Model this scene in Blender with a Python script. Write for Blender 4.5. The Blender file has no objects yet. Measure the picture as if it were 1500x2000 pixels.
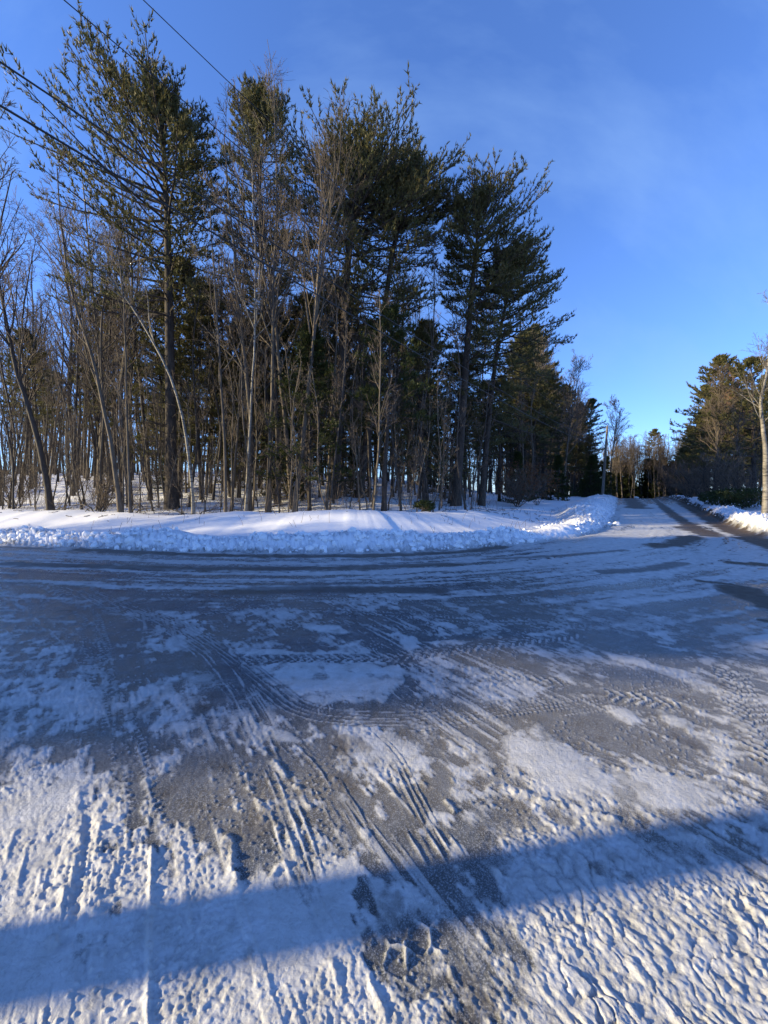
import bpy, math, random
import numpy as np
from mathutils import Vector

random.seed(7)
RNG = np.random.default_rng(11)
PI = math.pi
scene = bpy.context.scene
COL = scene.collection

# ------------------------------------------------------------------ camera
CAM_H = 1.6
F_PX, CX, CY, HOR = 751.0, 750.0, 1000.0, 966.0
PITCH = math.atan((CY - HOR) / F_PX)
cam_data = bpy.data.cameras.new("camera")
cam = bpy.data.objects.new("camera", cam_data)
COL.objects.link(cam)
cam.location = (0, 0, CAM_H)
cam.rotation_euler = (math.radians(90) - PITCH, 0, 0)
cam_data.sensor_fit = 'VERTICAL'
cam_data.sensor_height = 36.0
cam_data.lens = F_PX / 2000.0 * 36.0
cam_data.clip_start = 0.05
cam_data.clip_end = 3000
scene.camera = cam

# ------------------------------------------------------------------ light
SUN_EL = math.radians(16.0)
SUN_AZ_VEC = Vector((-math.cos(math.radians(9.3)), -math.sin(math.radians(9.3)), 0))
sun_dir = Vector((SUN_AZ_VEC.x * math.cos(SUN_EL), SUN_AZ_VEC.y * math.cos(SUN_EL), math.sin(SUN_EL)))
sd = bpy.data.lights.new("sun", 'SUN')
sd.energy = 5.0
sd.angle = math.radians(0.6)
sd.color = (1.0, 0.83, 0.50)
so = bpy.data.objects.new("sun", sd)
COL.objects.link(so)
so.rotation_euler = sun_dir.to_track_quat('Z', 'Y').to_euler()
so.location = (-30, -5, 30)

world = bpy.data.worlds.new("World")
scene.world = world
world.use_nodes = True
wn, wl = world.node_tree.nodes, world.node_tree.links
wn.clear()
out = wn.new('ShaderNodeOutputWorld')
bg = wn.new('ShaderNodeBackground')
sky = wn.new('ShaderNodeTexSky')
sky.sky_type = 'NISHITA'
sky.sun_disc = False
sky.sun_elevation = SUN_EL
sky.sun_rotation = math.atan2(sun_dir.x, sun_dir.y)
sky.air_density = 1.0
sky.dust_density = 0.0
sky.ozone_density = 3.0
sky.altitude = 100
hs = wn.new('ShaderNodeHueSaturation')
hs.inputs['Saturation'].default_value = 1.0
gm = wn.new('ShaderNodeGamma'); gm.inputs['Gamma'].default_value = 0.84
wl.new(sky.outputs[0], gm.inputs['Color'])
wl.new(gm.outputs[0], hs.inputs['Color'])
gn_ = wn.new('ShaderNodeMix'); gn_.data_type = 'RGBA'; gn_.blend_type = 'MULTIPLY'; gn_.inputs[0].default_value = 1.0
gn_.inputs[7].default_value = (0.90, 1.24, 2.05, 1)
gn_.clamp_result = False
wl.new(hs.outputs[0], gn_.inputs[6])
# faint high wisps
tcw = wn.new('ShaderNodeTexCoord'); mpw = wn.new('ShaderNodeMapping')
mpw.inputs['Rotation'].default_value = (0.2, 0.5, 0.6); mpw.inputs['Scale'].default_value = (1.2, 5.0, 2.2)
wl.new(tcw.outputs['Generated'], mpw.inputs[0])
nw = wn.new('ShaderNodeTexNoise'); nw.inputs['Scale'].default_value = 1.6; nw.inputs['Detail'].default_value = 6; nw.inputs['Roughness'].default_value = .55
wl.new(mpw.outputs[0], nw.inputs['Vector'])
mw = wn.new('ShaderNodeMapRange')
for i_, k_ in enumerate((.46, .72, 0, .30)): mw.inputs[i_ + 1].default_value = k_
wl.new(nw.outputs['Fac'], mw.inputs[0])
mxw = wn.new('ShaderNodeMix'); mxw.data_type = 'RGBA'; mxw.clamp_result = False
wl.new(mw.outputs[0], mxw.inputs[0]); wl.new(gn_.outputs[2], mxw.inputs[6]); mxw.inputs[7].default_value = (1.9, 3.2, 5.6, 1)
wl.new(mxw.outputs[2], bg.inputs['Color'])
bg.inputs['Strength'].default_value = 0.096
wl.new(bg.outputs[0], out.inputs[0])

vs = scene.view_settings
vs.view_transform = 'Standard'
try:
    vs.look = 'None'
except Exception:
    pass
vs.gamma = 1.0
vs.use_curve_mapping = False
vs.exposure = 1.05
scene.cycles.max_bounces = 6
scene.cycles.diffuse_bounces = 3
scene.cycles.glossy_bounces = 2
scene.cycles.use_denoising = True

# ------------------------------------------------------------------ helpers
def ray(px, py):
    x = (px - CX) / F_PX
    y = -(py - CY) / F_PX
    c, s = math.cos(PITCH), math.sin(PITCH)
    return np.array([x, c + s * y, -s + c * y])

def P(px, py, z=0.0):
    """the point of the ground plane z seen at a photo pixel"""
    d = ray(px, py)
    k = (z - CAM_H) / d[2]
    return (d[0] * k, d[1] * k)

def at(px, py, Y):
    """the point at depth Y seen at a photo pixel"""
    d = ray(px, py)
    k = Y / d[1]
    return np.array([d[0] * k, Y, CAM_H + d[2] * k])

def tag(o, label=None, cat=None, group=None, kind=None):
    if label: o['label'] = label
    if cat: o['category'] = cat
    if group: o['group'] = group
    if kind: o['kind'] = kind
    return o

def make_mesh(name, V, faces_flat, loop_tot, smooth=True, mat=None, matidx=None):
    me = bpy.data.meshes.new(name)
    V = np.ascontiguousarray(V, dtype=np.float32)
    me.vertices.add(len(V))
    me.vertices.foreach_set('co', V.ravel())
    loop_tot = np.asarray(loop_tot, dtype=np.int32)
    nl = int(loop_tot.sum())
    me.loops.add(nl)
    me.loops.foreach_set('vertex_index', np.asarray(faces_flat, dtype=np.int32).ravel())
    me.polygons.add(len(loop_tot))
    starts = np.zeros(len(loop_tot), dtype=np.int32)
    starts[1:] = np.cumsum(loop_tot)[:-1]
    me.polygons.foreach_set('loop_start', starts)
    me.polygons.foreach_set('loop_total', loop_tot)
    me.polygons.foreach_set('use_smooth', np.full(len(loop_tot), smooth, dtype=bool))
    if mat is not None:
        for m in (mat if isinstance(mat, (list, tuple)) else [mat]):
            me.materials.append(m)
    if matidx is not None:
        me.polygons.foreach_set('material_index', np.asarray(matidx, dtype=np.int32))
    me.update(calc_edges=True)
    return me

def link(name, me, parent=None, loc=None):
    o = bpy.data.objects.new(name, me)
    COL.objects.link(o)
    if parent is not None: o.parent = parent
    if loc is not None: o.location = loc
    return o

# vectorised value noise -------------------------------------------------
def _h(ix, iy, seed):
    n = (ix.astype(np.int64) * 374761393 + iy.astype(np.int64) * 668265263 + seed * 1442695041) & 0xffffffff
    n = ((n ^ (n >> 13)) * 1274126177) & 0xffffffff
    n = n ^ (n >> 16)
    return (n & 0xffffff).astype(np.float32) / np.float32(0xffffff)

def vn(x, y, seed=0):
    x0 = np.floor(x); y0 = np.floor(y)
    fx = (x - x0).astype(np.float32); fy = (y - y0).astype(np.float32)
    fx = fx * fx * fx * (fx * (fx * 6 - 15) + 10); fy = fy * fy * fy * (fy * (fy * 6 - 15) + 10)
    ix = x0.astype(np.int64); iy = y0.astype(np.int64)
    a = _h(ix, iy, seed); b = _h(ix + 1, iy, seed); c = _h(ix, iy + 1, seed); d = _h(ix + 1, iy + 1, seed)
    return a + (b - a) * fx + (c - a) * fy + (a - b - c + d) * fx * fy

def fbm(x, y, seed=0, octaves=4, gain=0.5):
    s = 0; a = 1.0; t = 0
    for i in range(octaves):
        cr, sr = math.cos(0.6 * i), math.sin(0.6 * i)
        k = 2.03 ** i
        s = s + a * vn((x * cr - y * sr) * k + 17.3 * i, (x * sr + y * cr) * k - 9.1 * i, seed + i)
        t += a; a *= gain
    return s / t

def worley(x, y, seed=0):
    x0 = np.floor(x); y0 = np.floor(y)
    f1 = np.full(x.shape, 9.0, dtype=np.float32); f2 = f1.copy()
    for dx in (-1, 0, 1):
        for dy in (-1, 0, 1):
            ix = (x0 + dx).astype(np.int64); iy = (y0 + dy).astype(np.int64)
            ex = x0 + dx + _h(ix, iy, seed) - x; ey = y0 + dy + _h(ix, iy, seed + 5) - y
            d = (ex * ex + ey * ey).astype(np.float32)
            f2 = np.minimum(f2, np.maximum(f1, d)); f1 = np.minimum(f1, d)
    return np.sqrt(f1), np.sqrt(f2)

def sstep(a, b, x):
    t = np.clip((x - a) / (b - a), 0, 1)
    return t * t * (3 - 2 * t)

def smooth_line(pts, n=6):
    pts = [np.array(p, float) for p in pts]
    pts = [2 * pts[0] - pts[1]] + pts + [2 * pts[-1] - pts[-2]]
    o = []
    for i in range(1, len(pts) - 2):
        p0, p1, p2, p3 = pts[i - 1:i + 3]
        for k in range(n):
            t = k / n
            o.append(0.5 * ((2 * p1) + (-p0 + p2) * t + (2 * p0 - 5 * p1 + 4 * p2 - p3) * t * t + (-p0 + 3 * p1 - 3 * p2 + p3) * t ** 3))
    o.append(pts[-2])
    return np.array(o)

def linedist(X, Y, pts):
    """signed distance (left of travel positive) and arc length along a polyline"""
    best = np.full(X.shape, 1e9); sg = np.zeros(X.shape); arc = np.zeros(X.shape)
    L = 0.0
    for i in range(len(pts) - 1):
        a, b = pts[i], pts[i + 1]
        d = b - a; l = math.hypot(*d[:2]); ux, uy = d[0] / l, d[1] / l
        rx = X - a[0]; ry = Y - a[1]
        t = rx * ux + ry * uy
        tc = np.clip(t, 0, l)
        dx = rx - ux * tc; dy = ry - uy * tc
        dd = dx * dx + dy * dy
        m = dd < best
        best = np.where(m, dd, best)
        sg = np.where(m, np.sign(ux * ry - uy * rx), sg)
        arc = np.where(m, L + tc, arc)
        L += l
    return np.sqrt(best) * np.where(sg == 0, 1, sg), arc

# ------------------------------------------------------------------ terrain
EDGE = smooth_line([(-90, 26), (-60, 20.5), (-30, 15.4), (-12, 12.1), (-6.2, 10.85), (-3.5, 10.45), (-1.2, 10.45), (0.8, 10.75),
                    (3.1, 11.7), (5.4, 13.1), (8, 15.1), (11.2, 19), (14.8, 24.6), (18.8, 31), (37, 60.5), (62, 101), (100, 160)], 4)
REDGE = smooth_line([(8, 2.0), (9.2, 6.5), (12.8, 12.6), (17, 19.6), (24, 30), (44, 60.5), (70, 101), (108, 160)], 4)

def terrain(X, Y):
    """large forms: road, ploughed banks, berm, rising wood floor"""
    X = np.asarray(X, float); Y = np.asarray(Y, float)
    s, t = linedist(X, Y, EDGE)         # >0: wood side
    r, tr = linedist(X, Y, REDGE)       # <0: right-hand side
    D = np.hypot(X, Y)
    rise = 0.95 * sstep(18, 72, D) - 0.010 * np.clip(D - 80, 0, 400)
    z = rise * 1.0
    # wood side
    sp = np.clip(s, 0, None)
    along = X
    hb = 0.46 - 0.10 * sstep(3, 6, along) + 0.52 * sstep(7.5, 13, along) - 0.25 * sstep(22, 34, along)
    hb = hb * (0.80 + 0.42 * (fbm(t * 0.9, t * 0, 3, 3) - 0.5) * 2)
    wid = 1.0 + 1.1 * sstep(8, 13, along)
    q = sp / wid
    bank = hb * (sstep(0.0, 0.75, q) * (1 - 0.72 * sstep(1.0, 2.1, q)))
    bx = np.exp(-((X + 1.9) / 4.2) ** 2) * 0.16 + 0.40 * np.exp(-np.clip(X + 2.0, 0, 99) ** 2 / 90.0)
    bx = bx * (0.78 + 0.22 * sstep(-14, -4, X))
    berm = bx * np.exp(-((sp - 4.6 - 0.4 * np.sin(X * 0.3)) / np.where(sp < 4.6, 2.0, 1.7)) ** 2)
    floor = 0.42 * sstep(2.0, 6.0, sp) + 0.105 * np.clip(sp - 6.5, 0, 24) + 0.075 * np.clip(sp - 30.5, 0, 60)
    right = sstep(4, 22, X)
    floor = floor * (1 - 0.62 * right)
    und = (fbm(X * 0.3, Y * 0.3, 21, 4) - 0.5) * 0.7 * sstep(1.5, 6, sp) * (0.35 + 0.65 * sstep(6, 12, sp))
    wood = bank + berm + floor + und
    z = z + np.where(s > 0, wood, 0)
    # right side
    rp = np.clip(-r, 0, None)
    hr = 0.42 * (0.75 + 0.5 * vn(tr * 0.5, tr * 0, 8))
    rb = hr * (sstep(0.25, 1.1, rp) * (1 - 0.6 * sstep(1.5, 3.0, rp))) * sstep(9, 13, Y)
    rf = (0.10 * sstep(2, 5, rp) + 0.035 * np.clip(rp - 6, 0, 60) + (fbm(X * 0.3, Y * 0.3, 31, 3) - 0.5) * 0.35 * sstep(2, 6, rp)) * sstep(9, 13, Y)
    z = z + np.where(r < 0, rb + rf, 0)
    return z

def tz(x, y):
    return float(terrain(np.array([x]), np.array([y]))[0])

# polar sheet: fine where one stands, coarser outwards
def build_ground():
    th = np.linspace(-PI / 3, PI / 3, 4001)
    dens = 1.0 / np.cos(np.clip(np.abs(th), 0, PI / 4)) ** 2
    cum = np.concatenate([[0], np.cumsum((dens[1:] + dens[:-1]) / 2)]); cum /= cum[-1]
    A = np.interp(np.linspace(0, 1, 830), cum, th)
    A = np.concatenate([A, np.linspace(PI / 3, 2 * PI - PI / 3, 40)[1:-1]])
    R = list(np.linspace(0.15, 1.05, 10)); r = 1.08
    while r < 700:
        R.append(r)
        if r < 60: r += min(r * r / 520 * 1.15, r * 0.0077)
        else: r *= 1.035
    R = np.array(R)
    nr, nc = len(R), len(A)
    X = (R[:, None] * np.sin(A)[None, :]).ravel(); Y = (R[:, None] * np.cos(A)[None, :]).ravel()
    D = np.repeat(R, nc)
    Z = terrain(X, Y)
    s, t = linedist(X, Y, EDGE); rr, tr = linedist(X, Y, REDGE)
    offroad = sstep(0.05, 0.35, s) + sstep(0.3, 0.8, -rr) * sstep(9, 13, Y)
    offroad = np.clip(offroad, 0, 1)
    # --- snow cover -------------------------------------------------------
    pts = [(50,1085,.62),(400,1092,.7),(700,1097,.66),(1000,1085,.7),(1180,1060,.95),(1260,1010,1.0),(1400,1080,.8),(1480,1070,.7),(1320,1100,.72),(1130,1110,.62),
           (50,1140,.30),(400,1150,.28),(700,1150,.36),(1000,1160,.34),(1300,1170,.40),(1450,1200,.42),(250,1120,.42),(850,1125,.42),(550,1122,.45),
           (30,1280,.5),(200,1250,.32),(420,1230,.38),(620,1240,.30),(880,1250,.26),(1100,1250,.36),(1300,1250,.38),(1460,1290,.42),
           (40,1400,.66),(150,1450,.38),(330,1400,.52),(430,1450,.5),(850,1340,.36),(1000,1400,.22),(1250,1440,.22),(1450,1420,.45),
           (60,1560,.95),(250,1520,.60),(400,1560,.5),(560,1560,.46),(750,1480,.66),(900,1540,.46),(1080,1500,.75),(1300,1540,.62),(1460,1560,.36),
           (80,1750,1.0),(300,1750,.9),(500,1650,.58),(700,1660,.48),(900,1680,.46),(1150,1700,.82),(1400,1700,.72),
           (300,1900,1.05),(550,1880,1.0),(800,1830,.38),(850,1950,.62),(1050,1900,.75),(1350,1900,.98),(600,1990,1.05),(1450,1990,1.05)]
    Yc = np.clip(Y, 0.3, None)
    u = np.clip(X / Yc, -1.4, 1.4); v = np.log(np.clip(Yc, 0.8, 60))
    num = np.zeros_like(u); den = np.full_like(u, 1e-4)
    for px, py, c in pts:
        gx, gy = P(px, py)
        w = np.exp(-(((u - gx / gy) / 0.20) ** 2 + ((v - math.log(gy)) / 0.13) ** 2)) + 1e-7
        num += w * c; den += w
    cov = num / den
    cov = cov - .10 * (1 - sstep(1.9, 2.6, D)) * (cov < .9)
    cov = np.where(Y < 0.8, 0.8, cov)
    # wheel-run direction: along the bank far out, up and left close by
    c1, s1 = math.cos(math.radians(124)), math.sin(math.radians(124))
    ua = X * c1 + Y * s1; va = -X * s1 + Y * c1
    wf = sstep(4.2, 7.5, D)
    wx = (fbm(X * 1.3, Y * 1.3, 41, 3) - .5); wy = (fbm(X * 1.3 + 40, Y * 1.3, 42, 3) - .5)
    near = 0.50 * fbm((va + 0.25 * wx) * 3.2, (ua + 0.25 * wy) * 1.5, 51, 5, 0.6) + 0.30 * fbm(X * 12, Y * 12, 52, 4, 0.62) + 0.20 * fbm(va * 30, ua * 5, 53, 3)
    far = 0.50 * fbm((s + 0.35 * wx) * 2.6, t * 0.16, 54, 5, 0.65) + 0.28 * fbm(s * 11, t * .7, 55, 4, .6) + 0.22 * fbm(X * 8, Y * 8, 56, 4, .65)
    n = near * (1 - wf) + far * wf
    n = np.clip((n - 0.5) * (2.5 + 1.2 * wf) + 0.5, 0, 1)
    wdt = 0.09 + 0.17 * vn(X * 1.7, Y * 1.7, 57) + 0.06 * wf
    snow = sstep(-wdt, wdt, cov - n)
    # patch polygons lying on the ice ------------------------------------
    def patch(poly, k=1.0, soft=0.02, rag=0.05, fl=0.012):
        nonlocal snow, Z, smooth
        pw = np.array([P(*p) for p in poly])
        x0, y0 = pw.min(0) - 0.3; x1, y1 = pw.max(0) + 0.3
        m = np.where((X > x0) & (X < x1) & (Y > y0) & (Y < y1))[0]
        if not len(m): return
        xs = X[m] + rag * (fbm(X[m] * 9, Y[m] * 9, 61, 4, .65) - .5) * 2; ys = Y[m] + rag * (fbm(X[m] * 9 + 31, Y[m] * 9, 62, 4, .65) - .5) * 2
        ins = np.zeros(len(m), bool); dmin = np.full(len(m), 9.0)
        for i in range(len(pw)):
            a, b = pw[i], pw[(i + 1) % len(pw)]
            cond = ((a[1] > ys) != (b[1] > ys))
            with np.errstate(divide='ignore', invalid='ignore'):
                xi = (b[0] - a[0]) * (ys - a[1]) / (b[1] - a[1]) + a[0]
            ins ^= cond & (xs < xi)
            d = b - a; tt = np.clip(((xs - a[0]) * d[0] + (ys - a[1]) * d[1]) / (d @ d), 0, 1)
            dmin = np.minimum(dmin, np.hypot(xs - a[0] - d[0] * tt, ys - a[1] - d[1] * tt))
        sdv = np.where(ins, dmin, -dmin)
        f = sstep(-soft, soft, sdv)
        snow[m] = np.maximum(snow[m], f * k * (1 - .55 * sstep(.55, .72, fbm(X[m] * 7, Y[m] * 7, 63, 4, .6))))
        Z[m] += .6 * fl * sstep(-soft * 2.2, soft * 3.0, sdv); smooth[m] = np.maximum(smooth[m], f)
    smooth = np.zeros_like(X)
    patch([(485,1298),(560,1299),(700,1296),(800,1306),(792,1340),(745,1366),(640,1374),(565,1366),(525,1338)], .97, .03, .12, .012)
    patch([(455,1270),(530,1268),(620,1277),(560,1281),(480,1280)], .9, rag=.03)
    patch([(350,1320),(430,1310),(425,1345),(370,1350)], .6, .1, .1)
    patch([(585,1216),(660,1222),(690,1236),(640,1237),(600,1228)], .95, rag=.05)
    patch([(830,1255),(880,1250),(925,1252),(900,1260),(850,1261)], .95, rag=.04)
    patch([(1020,1240),(1075,1232),(1130,1228),(1090,1240),(1040,1246)], .9, rag=.05)
    patch([(1170,1272),(1215,1280),(1270,1292),(1272,1302),(1215,1296)], .98, rag=.02)
    patch([(1175,1375),(1215,1380),(1245,1400),(1235,1420),(1200,1400)], .95, rag=.03)
    patch([(1290,1395),(1340,1405),(1345,1425),(1310,1420)], .9, rag=.03)
    patch([(985,1440),(1050,1420),(1110,1455),(1175,1500),(1185,1545),(1120,1560),(1040,1530),(1000,1490)], .96, .06, .07, .014)
    patch([(1110,1512),(1250,1505),(1412,1530),(1420,1575),(1330,1590),(1220,1570),(1130,1545)], .93, .04, .04, .012)
    patch([(1035,1690),(1100,1670),(1230,1690),(1270,1720),(1200,1765),(1090,1770),(1030,1740)], .96, .04, .05, .01)
    patch([(320,1412),(380,1408),(385,1425),(330,1432)], .85, .04, .05)
    patch([(515,1420),(560,1430),(590,1450),(560,1452),(525,1440)], .85, .02, .03)
    patch([(670,1440),(760,1430),(830,1460),(840,1490),(760,1500),(700,1480)], .8, .05, .07)
    patch([(1430,1390),(1475,1420),(1510,1480),(1470,1470),(1440,1430)], .8, .05, .05)
    patch([(1480,1305),(1520,1300),(1520,1320),(1485,1318)], .9, .03, .03)
    patch([(1190,1210),(1260,1205),(1250,1225),(1200,1222)], .5, .1, .1, .002)
    patch([(1385,1225),(1470,1222),(1460,1238),(1400,1236)], .6, .08, .08, .002)
    # --- tyre marks --------------------------------------------------------
    relief = np.zeros_like(X); trk = np.zeros_like(X)
    def track(pxs, width, kind, amp=0.010, white=0.9, clear=0.5, seed=0, world=False, breakup=0.5):
        nonlocal snow, relief, trk
        pl = smooth_line(pxs if world else [P(*p) for p in pxs], 6)
        x0, y0 = pl.min(0)[:2] - width; x1, y1 = pl.max(0)[:2] + width
        m = np.where((X > x0) & (X < x1) & (Y > y0) & (Y < y1))[0]
        if not len(m): return
        d, a = linedist(X[m], Y[m], pl)
        L = np.hypot(*np.diff(pl[:, :2], axis=0).T).sum()
        d = d + 0.016 * (fbm(a * 5, d * 5, 70 + seed, 3) - .5); a = a + .02 * (vn(a * 12, d * 30, 69 + seed) - .5)
        env = (1 - sstep(width * .46, width * .52, np.abs(d))) * sstep(0, .12, a) * (1 - sstep(L - .12, L, a))
        br = sstep(breakup - .16, breakup + .20, fbm(a * 3.1 + seed, d * 22, 71 + seed, 5, .66) + 0.02)
        clear = clear * (.35 + .65 * br)
        if kind == 'rib':
            p = width / 5.0
            w = np.cos(2 * PI * d / p) + .25 * (vn(a * 30, d * 20, 72) - .5)
            rid = sstep(.35, .8, w)
        elif kind == 'chev':
            w = np.cos(2 * PI * (a / 0.055 + np.abs(d) / 0.13)) + .5 * (vn(a * 20, d * 20, 73) - .5)
            rid = sstep(.25, .7, w) * sstep(.012, .03, np.abs(d)) + .8 * (1 - sstep(.004, .012, np.abs(np.abs(d) - width * .26)))
            rid = np.clip(rid, 0, 1)
        elif kind == 'lug':
            k = np.sign(d)
            w = np.cos(2 * PI * (a / 0.085 + k * .25 + np.abs(d) / 0.10)) + .6 * (vn(a * 14, d * 14, 74) - .5)
            rid = sstep(.2, .75, w)
        else:  # groove: one smooth trench with thrown edges
            rid = np.exp(-((np.abs(d) - width * .40) / (width * .12)) ** 2)
        e = env * br
        snow[m] = snow[m] * (1 - clear * env * (1 - rid)) 
        snow[m] = np.maximum(snow[m], white * rid * e)
        relief[m] += .36 * amp * (rid - .35) * env * (.15 + .85 * br)
        trk[m] = np.maximum(trk[m], env)
    # long ribbed tracks sweeping in from the left and down towards the camera
    track([(120,1148),(210,1180),(300,1218),(390,1268),(455,1340),(505,1430),(545,1530),(585,1640),(620,1760)], .22, 'rib', .009, .9, .35, 1, breakup=.50)
    track([(160,1150),(260,1188),(360,1228),(440,1275),(530,1345),(590,1385),(700,1402),(860,1398),(1000,1382),(1120,1370)], .21, 'rib', .010, .8, .7, 2, breakup=.45)
    track([(0,1140),(60,1190),(130,1250),(190,1330),(235,1420),(262,1520),(280,1640)], .20, 'chev', .008, .8, .25, 3, breakup=.5)
    track([(90,1140),(170,1200),(190,1290),(200,1380)], .24, 'lug', .008, .8, .3, 4, breakup=.5)
    track([(455,1290),(560,1287),(680,1285),(780,1284),(900,1268),(1010,1255),(1140,1238)], .19, 'lug', .009, .95, .8, 5, breakup=.34)
    track([(330,1200),(480,1192),(640,1192),(800,1202),(960,1215),(1120,1212)], .20, 'chev', .008, .85, .4, 6, breakup=.45)
    track([(520,1222),(680,1218),(860,1236),(1020,1232),(1200,1212)], .20, 'lug', .008, .85, .4, 7, breakup=.5)
    track([(300,1163),(600,1170),(900,1172),(1200,1160),(1330,1130),(1370,1095),(1330,1050)], .24, 'chev', .006, .8, .3, 8, breakup=.5)
    track([(780,1415),(950,1400),(1120,1382),(1300,1350),(1500,1300)], .20, 'rib', .007, .7, .5, 9, breakup=.5)
    track([(940,1318),(1010,1325),(1080,1335),(1120,1345)], .22, 'lug', .014, .95, .6, 10, breakup=.40)
    track([(1160,1352),(1230,1362),(1300,1375),(1350,1392)], .20, 'lug', .018, 1, .7, 11, breakup=.25)
    track([(1420,1300),(1450,1370),(1480,1430),(1530,1520)], .26, 'lug', .016, 1, .6, 12, breakup=.3)
    track([(1250,1290),(1330,1310),(1400,1330),(1500,1345)], .20, 'chev', .008, .7, .3, 13, breakup=.5)
    track([(560,1440),(620,1500),(660,1570),(700,1640)], .18, 'rib', .010, .9, .2, 14, breakup=.58)
    track([(700,1420),(760,1480),(800,1560),(860,1680)], .16, 'rib', .012, .95, .2, 15, breakup=.58)
    track([(820,1600),(850,1650),(880,1700)], .22, 'rib', .014, .95, .3, 16, breakup=.4)
    track([(1050,1430),(1200,1480),(1420,1540),(1540,1580)], .22, 'rib', .006, .6, .3, 17, breakup=.55)
    track([(640,1400),(620,1330),(600,1296)], .14, 'rib', .004, .9, 0, 18, breakup=.5)
    track([(340,1800),(360,1880),(390,2060)], .24, 'chev', .006, 1, .12, 19, breakup=.2)
    # ridges and trenches close by, left
    def ridge(pxs, w, h, side=0.0, seed=0, rough=.4):
        pl = smooth_line([P(*p) for p in pxs], 5)
        x0, y0 = pl.min(0) - 4 * w; x1, y1 = pl.max(0) + 4 * w
        m = np.where((X > x0) & (X < x1) & (Y > y0) & (Y < y1))[0]
        if not len(m): return
        d, a = linedist(X[m], Y[m], pl)
        L = np.hypot(*np.diff(pl, axis=0).T).sum()
        d = d + w * 1.6 * (fbm(X[m] * 17, Y[m] * 17, 78 + seed, 3) - .5) * (rough > .25)
        env = sstep(0, .08, a) * (1 - sstep(L - .06, L, a))
        env = env * (1 if rough < .25 else sstep(.36, .62, fbm(X[m] * 11, Y[m] * 11, 79 + seed, 4, .65)))
        k = (1 - rough) + rough * 2 * fbm(X[m] * 28, Y[m] * 28, 80 + seed, 3)
        relief[m] += h * env * k * np.exp(-(d / w) ** 2)
        if side: relief[m] += -side * env * np.exp(-((d - 2.0 * w) / (1.3 * w)) ** 2)
        snow[m] = np.maximum(snow[m], .95 * env * np.exp(-(d / (1.6 * w)) ** 2))
    ridge([(296,1640),(293,1760),(290,1900),(286,2080)], .009, .012, -0.003, 1, .15)
    ridge([(155,1530),(148,1640),(130,1760),(100,1870)], .018, .012, 0, 2, .8)
    ridge([(200,1600),(190,1700),(172,1830)], .028, .014, 0, 3, .9)
    ridge([(176,1540),(168,1650),(150,1760),(118,1870)], .022, -.012, 0, 4, .3)
    ridge([(62,1600),(42,1700),(15,1830)], .008, .005, 0, 5, .3)
    ridge([(35,1600),(12,1680),(-20,1780)], .008, .005, 0, 6, .3)
    ridge([(450,1480),(500,1560),(560,1640)], .012, .012, 0, 7, .7)
    ridge([(440,1620),(455,1700),(462,1760)], .018, .014, 0, 8, .9)
    ridge([(520,1470),(570,1530),(640,1545)], .014, .010, 0, 9, .9)
    ridge([(525,1740),(545,1690),(600,1700)], .016, .014, 0, 10, .9)
    ridge([(820,1520),(900,1600),(960,1690),(1000,1760)], .016, .010, 0, 11, .9)
    ridge([(940,1530),(1050,1560),(1200,1600),(1400,1650)], .03, .010, 0, 12, .9)
    ridge([(700,1870),(740,1960),(780,2080)], .010, .008, 0, 13, .5)
    ridge([(640,1850),(670,1950),(690,2080)], .012, .010, 0, 14, .5)
    ridge([(1188,1498),(1300,1512),(1415,1530)], .010, .012, 0, 15, .4)
    for k in range(18):      # loose short scuffs
        px = RNG.uniform(420, 1100); py = RNG.uniform(1440, 1790)
        a = math.radians(RNG.uniform(20, 70)); l = RNG.uniform(20, 60)
        ridge([(px, py), (px + l * math.cos(a) * .5, py + l * math.sin(a) * .5), (px + l * math.cos(a), py + l * math.sin(a))], RNG.uniform(.006, .014), RNG.uniform(.006, .014), 0, 20 + k, .9)
    # deep block-tread imprint, near right
    gx, gy = P(1230, 1900)
    c2, s2 = math.cos(math.radians(104)), math.sin(math.radians(104))
    a2 = X * c2 + Y * s2; b2 = -X * s2 + Y * c2
    m = np.where((D < 2.6) & (X > -.1) & (X < 2.6) & (Y > .7))[0]
    aa, bb = a2[m], b2[m]
    wr = .09 * (fbm(X[m] * 6, Y[m] * 6, 90, 4, .6) - .5) * 2; wq = .09 * (fbm(X[m] * 6 + 50, Y[m] * 6, 98, 4, .6) - .5) * 2
    f1, f2 = worley((bb + wr) * 19.0, (aa + wq) * 7.0, 91)
    blk = sstep(.10, .62, 1 - f1 * 1.15) * sstep(.02, .14, f2 - f1)
    env = sstep(0.10, .45, X[m] - .30 + .10 * (Y[m] - 1.2)) * (1 - sstep(1.42, 1.78, Y[m] + .22 * (X[m] - 1.2) + .25 * (fbm(X[m] * 3, Y[m] * 3, 92, 3) - .5)))
    lump = (blk * (.55 + .6 * vn(bb * 9, aa * 5, 93)))
    relief[m] += env * (.0098 * lump - .003) * (.5 + 1.0 * sstep(.35, .65, fbm(X[m] * 3 + 8, Y[m] * 3, 99, 3))) + env * .014 * (fbm(X[m] * 40, Y[m] * 40, 94, 3) - .5)
    snow[m] = np.maximum(snow[m] * (1 - .25 * env * (1 - blk)), env * (.75 + .25 * blk))
    # the same tread fainter across the middle right
    env = sstep(.9, 1.2, X[m]) * sstep(1.75, 2.0, Y[m]) * (1 - sstep(2.3, 2.6, Y[m]))
    # puddle cells
    m = np.where((D < 2.2) & (np.hypot(X - P(800, 1840)[0], Y - P(800, 1840)[1]) < .30))[0]
    f1, f2 = worley(X[m] * 13, Y[m] * 11, 95)
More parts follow.
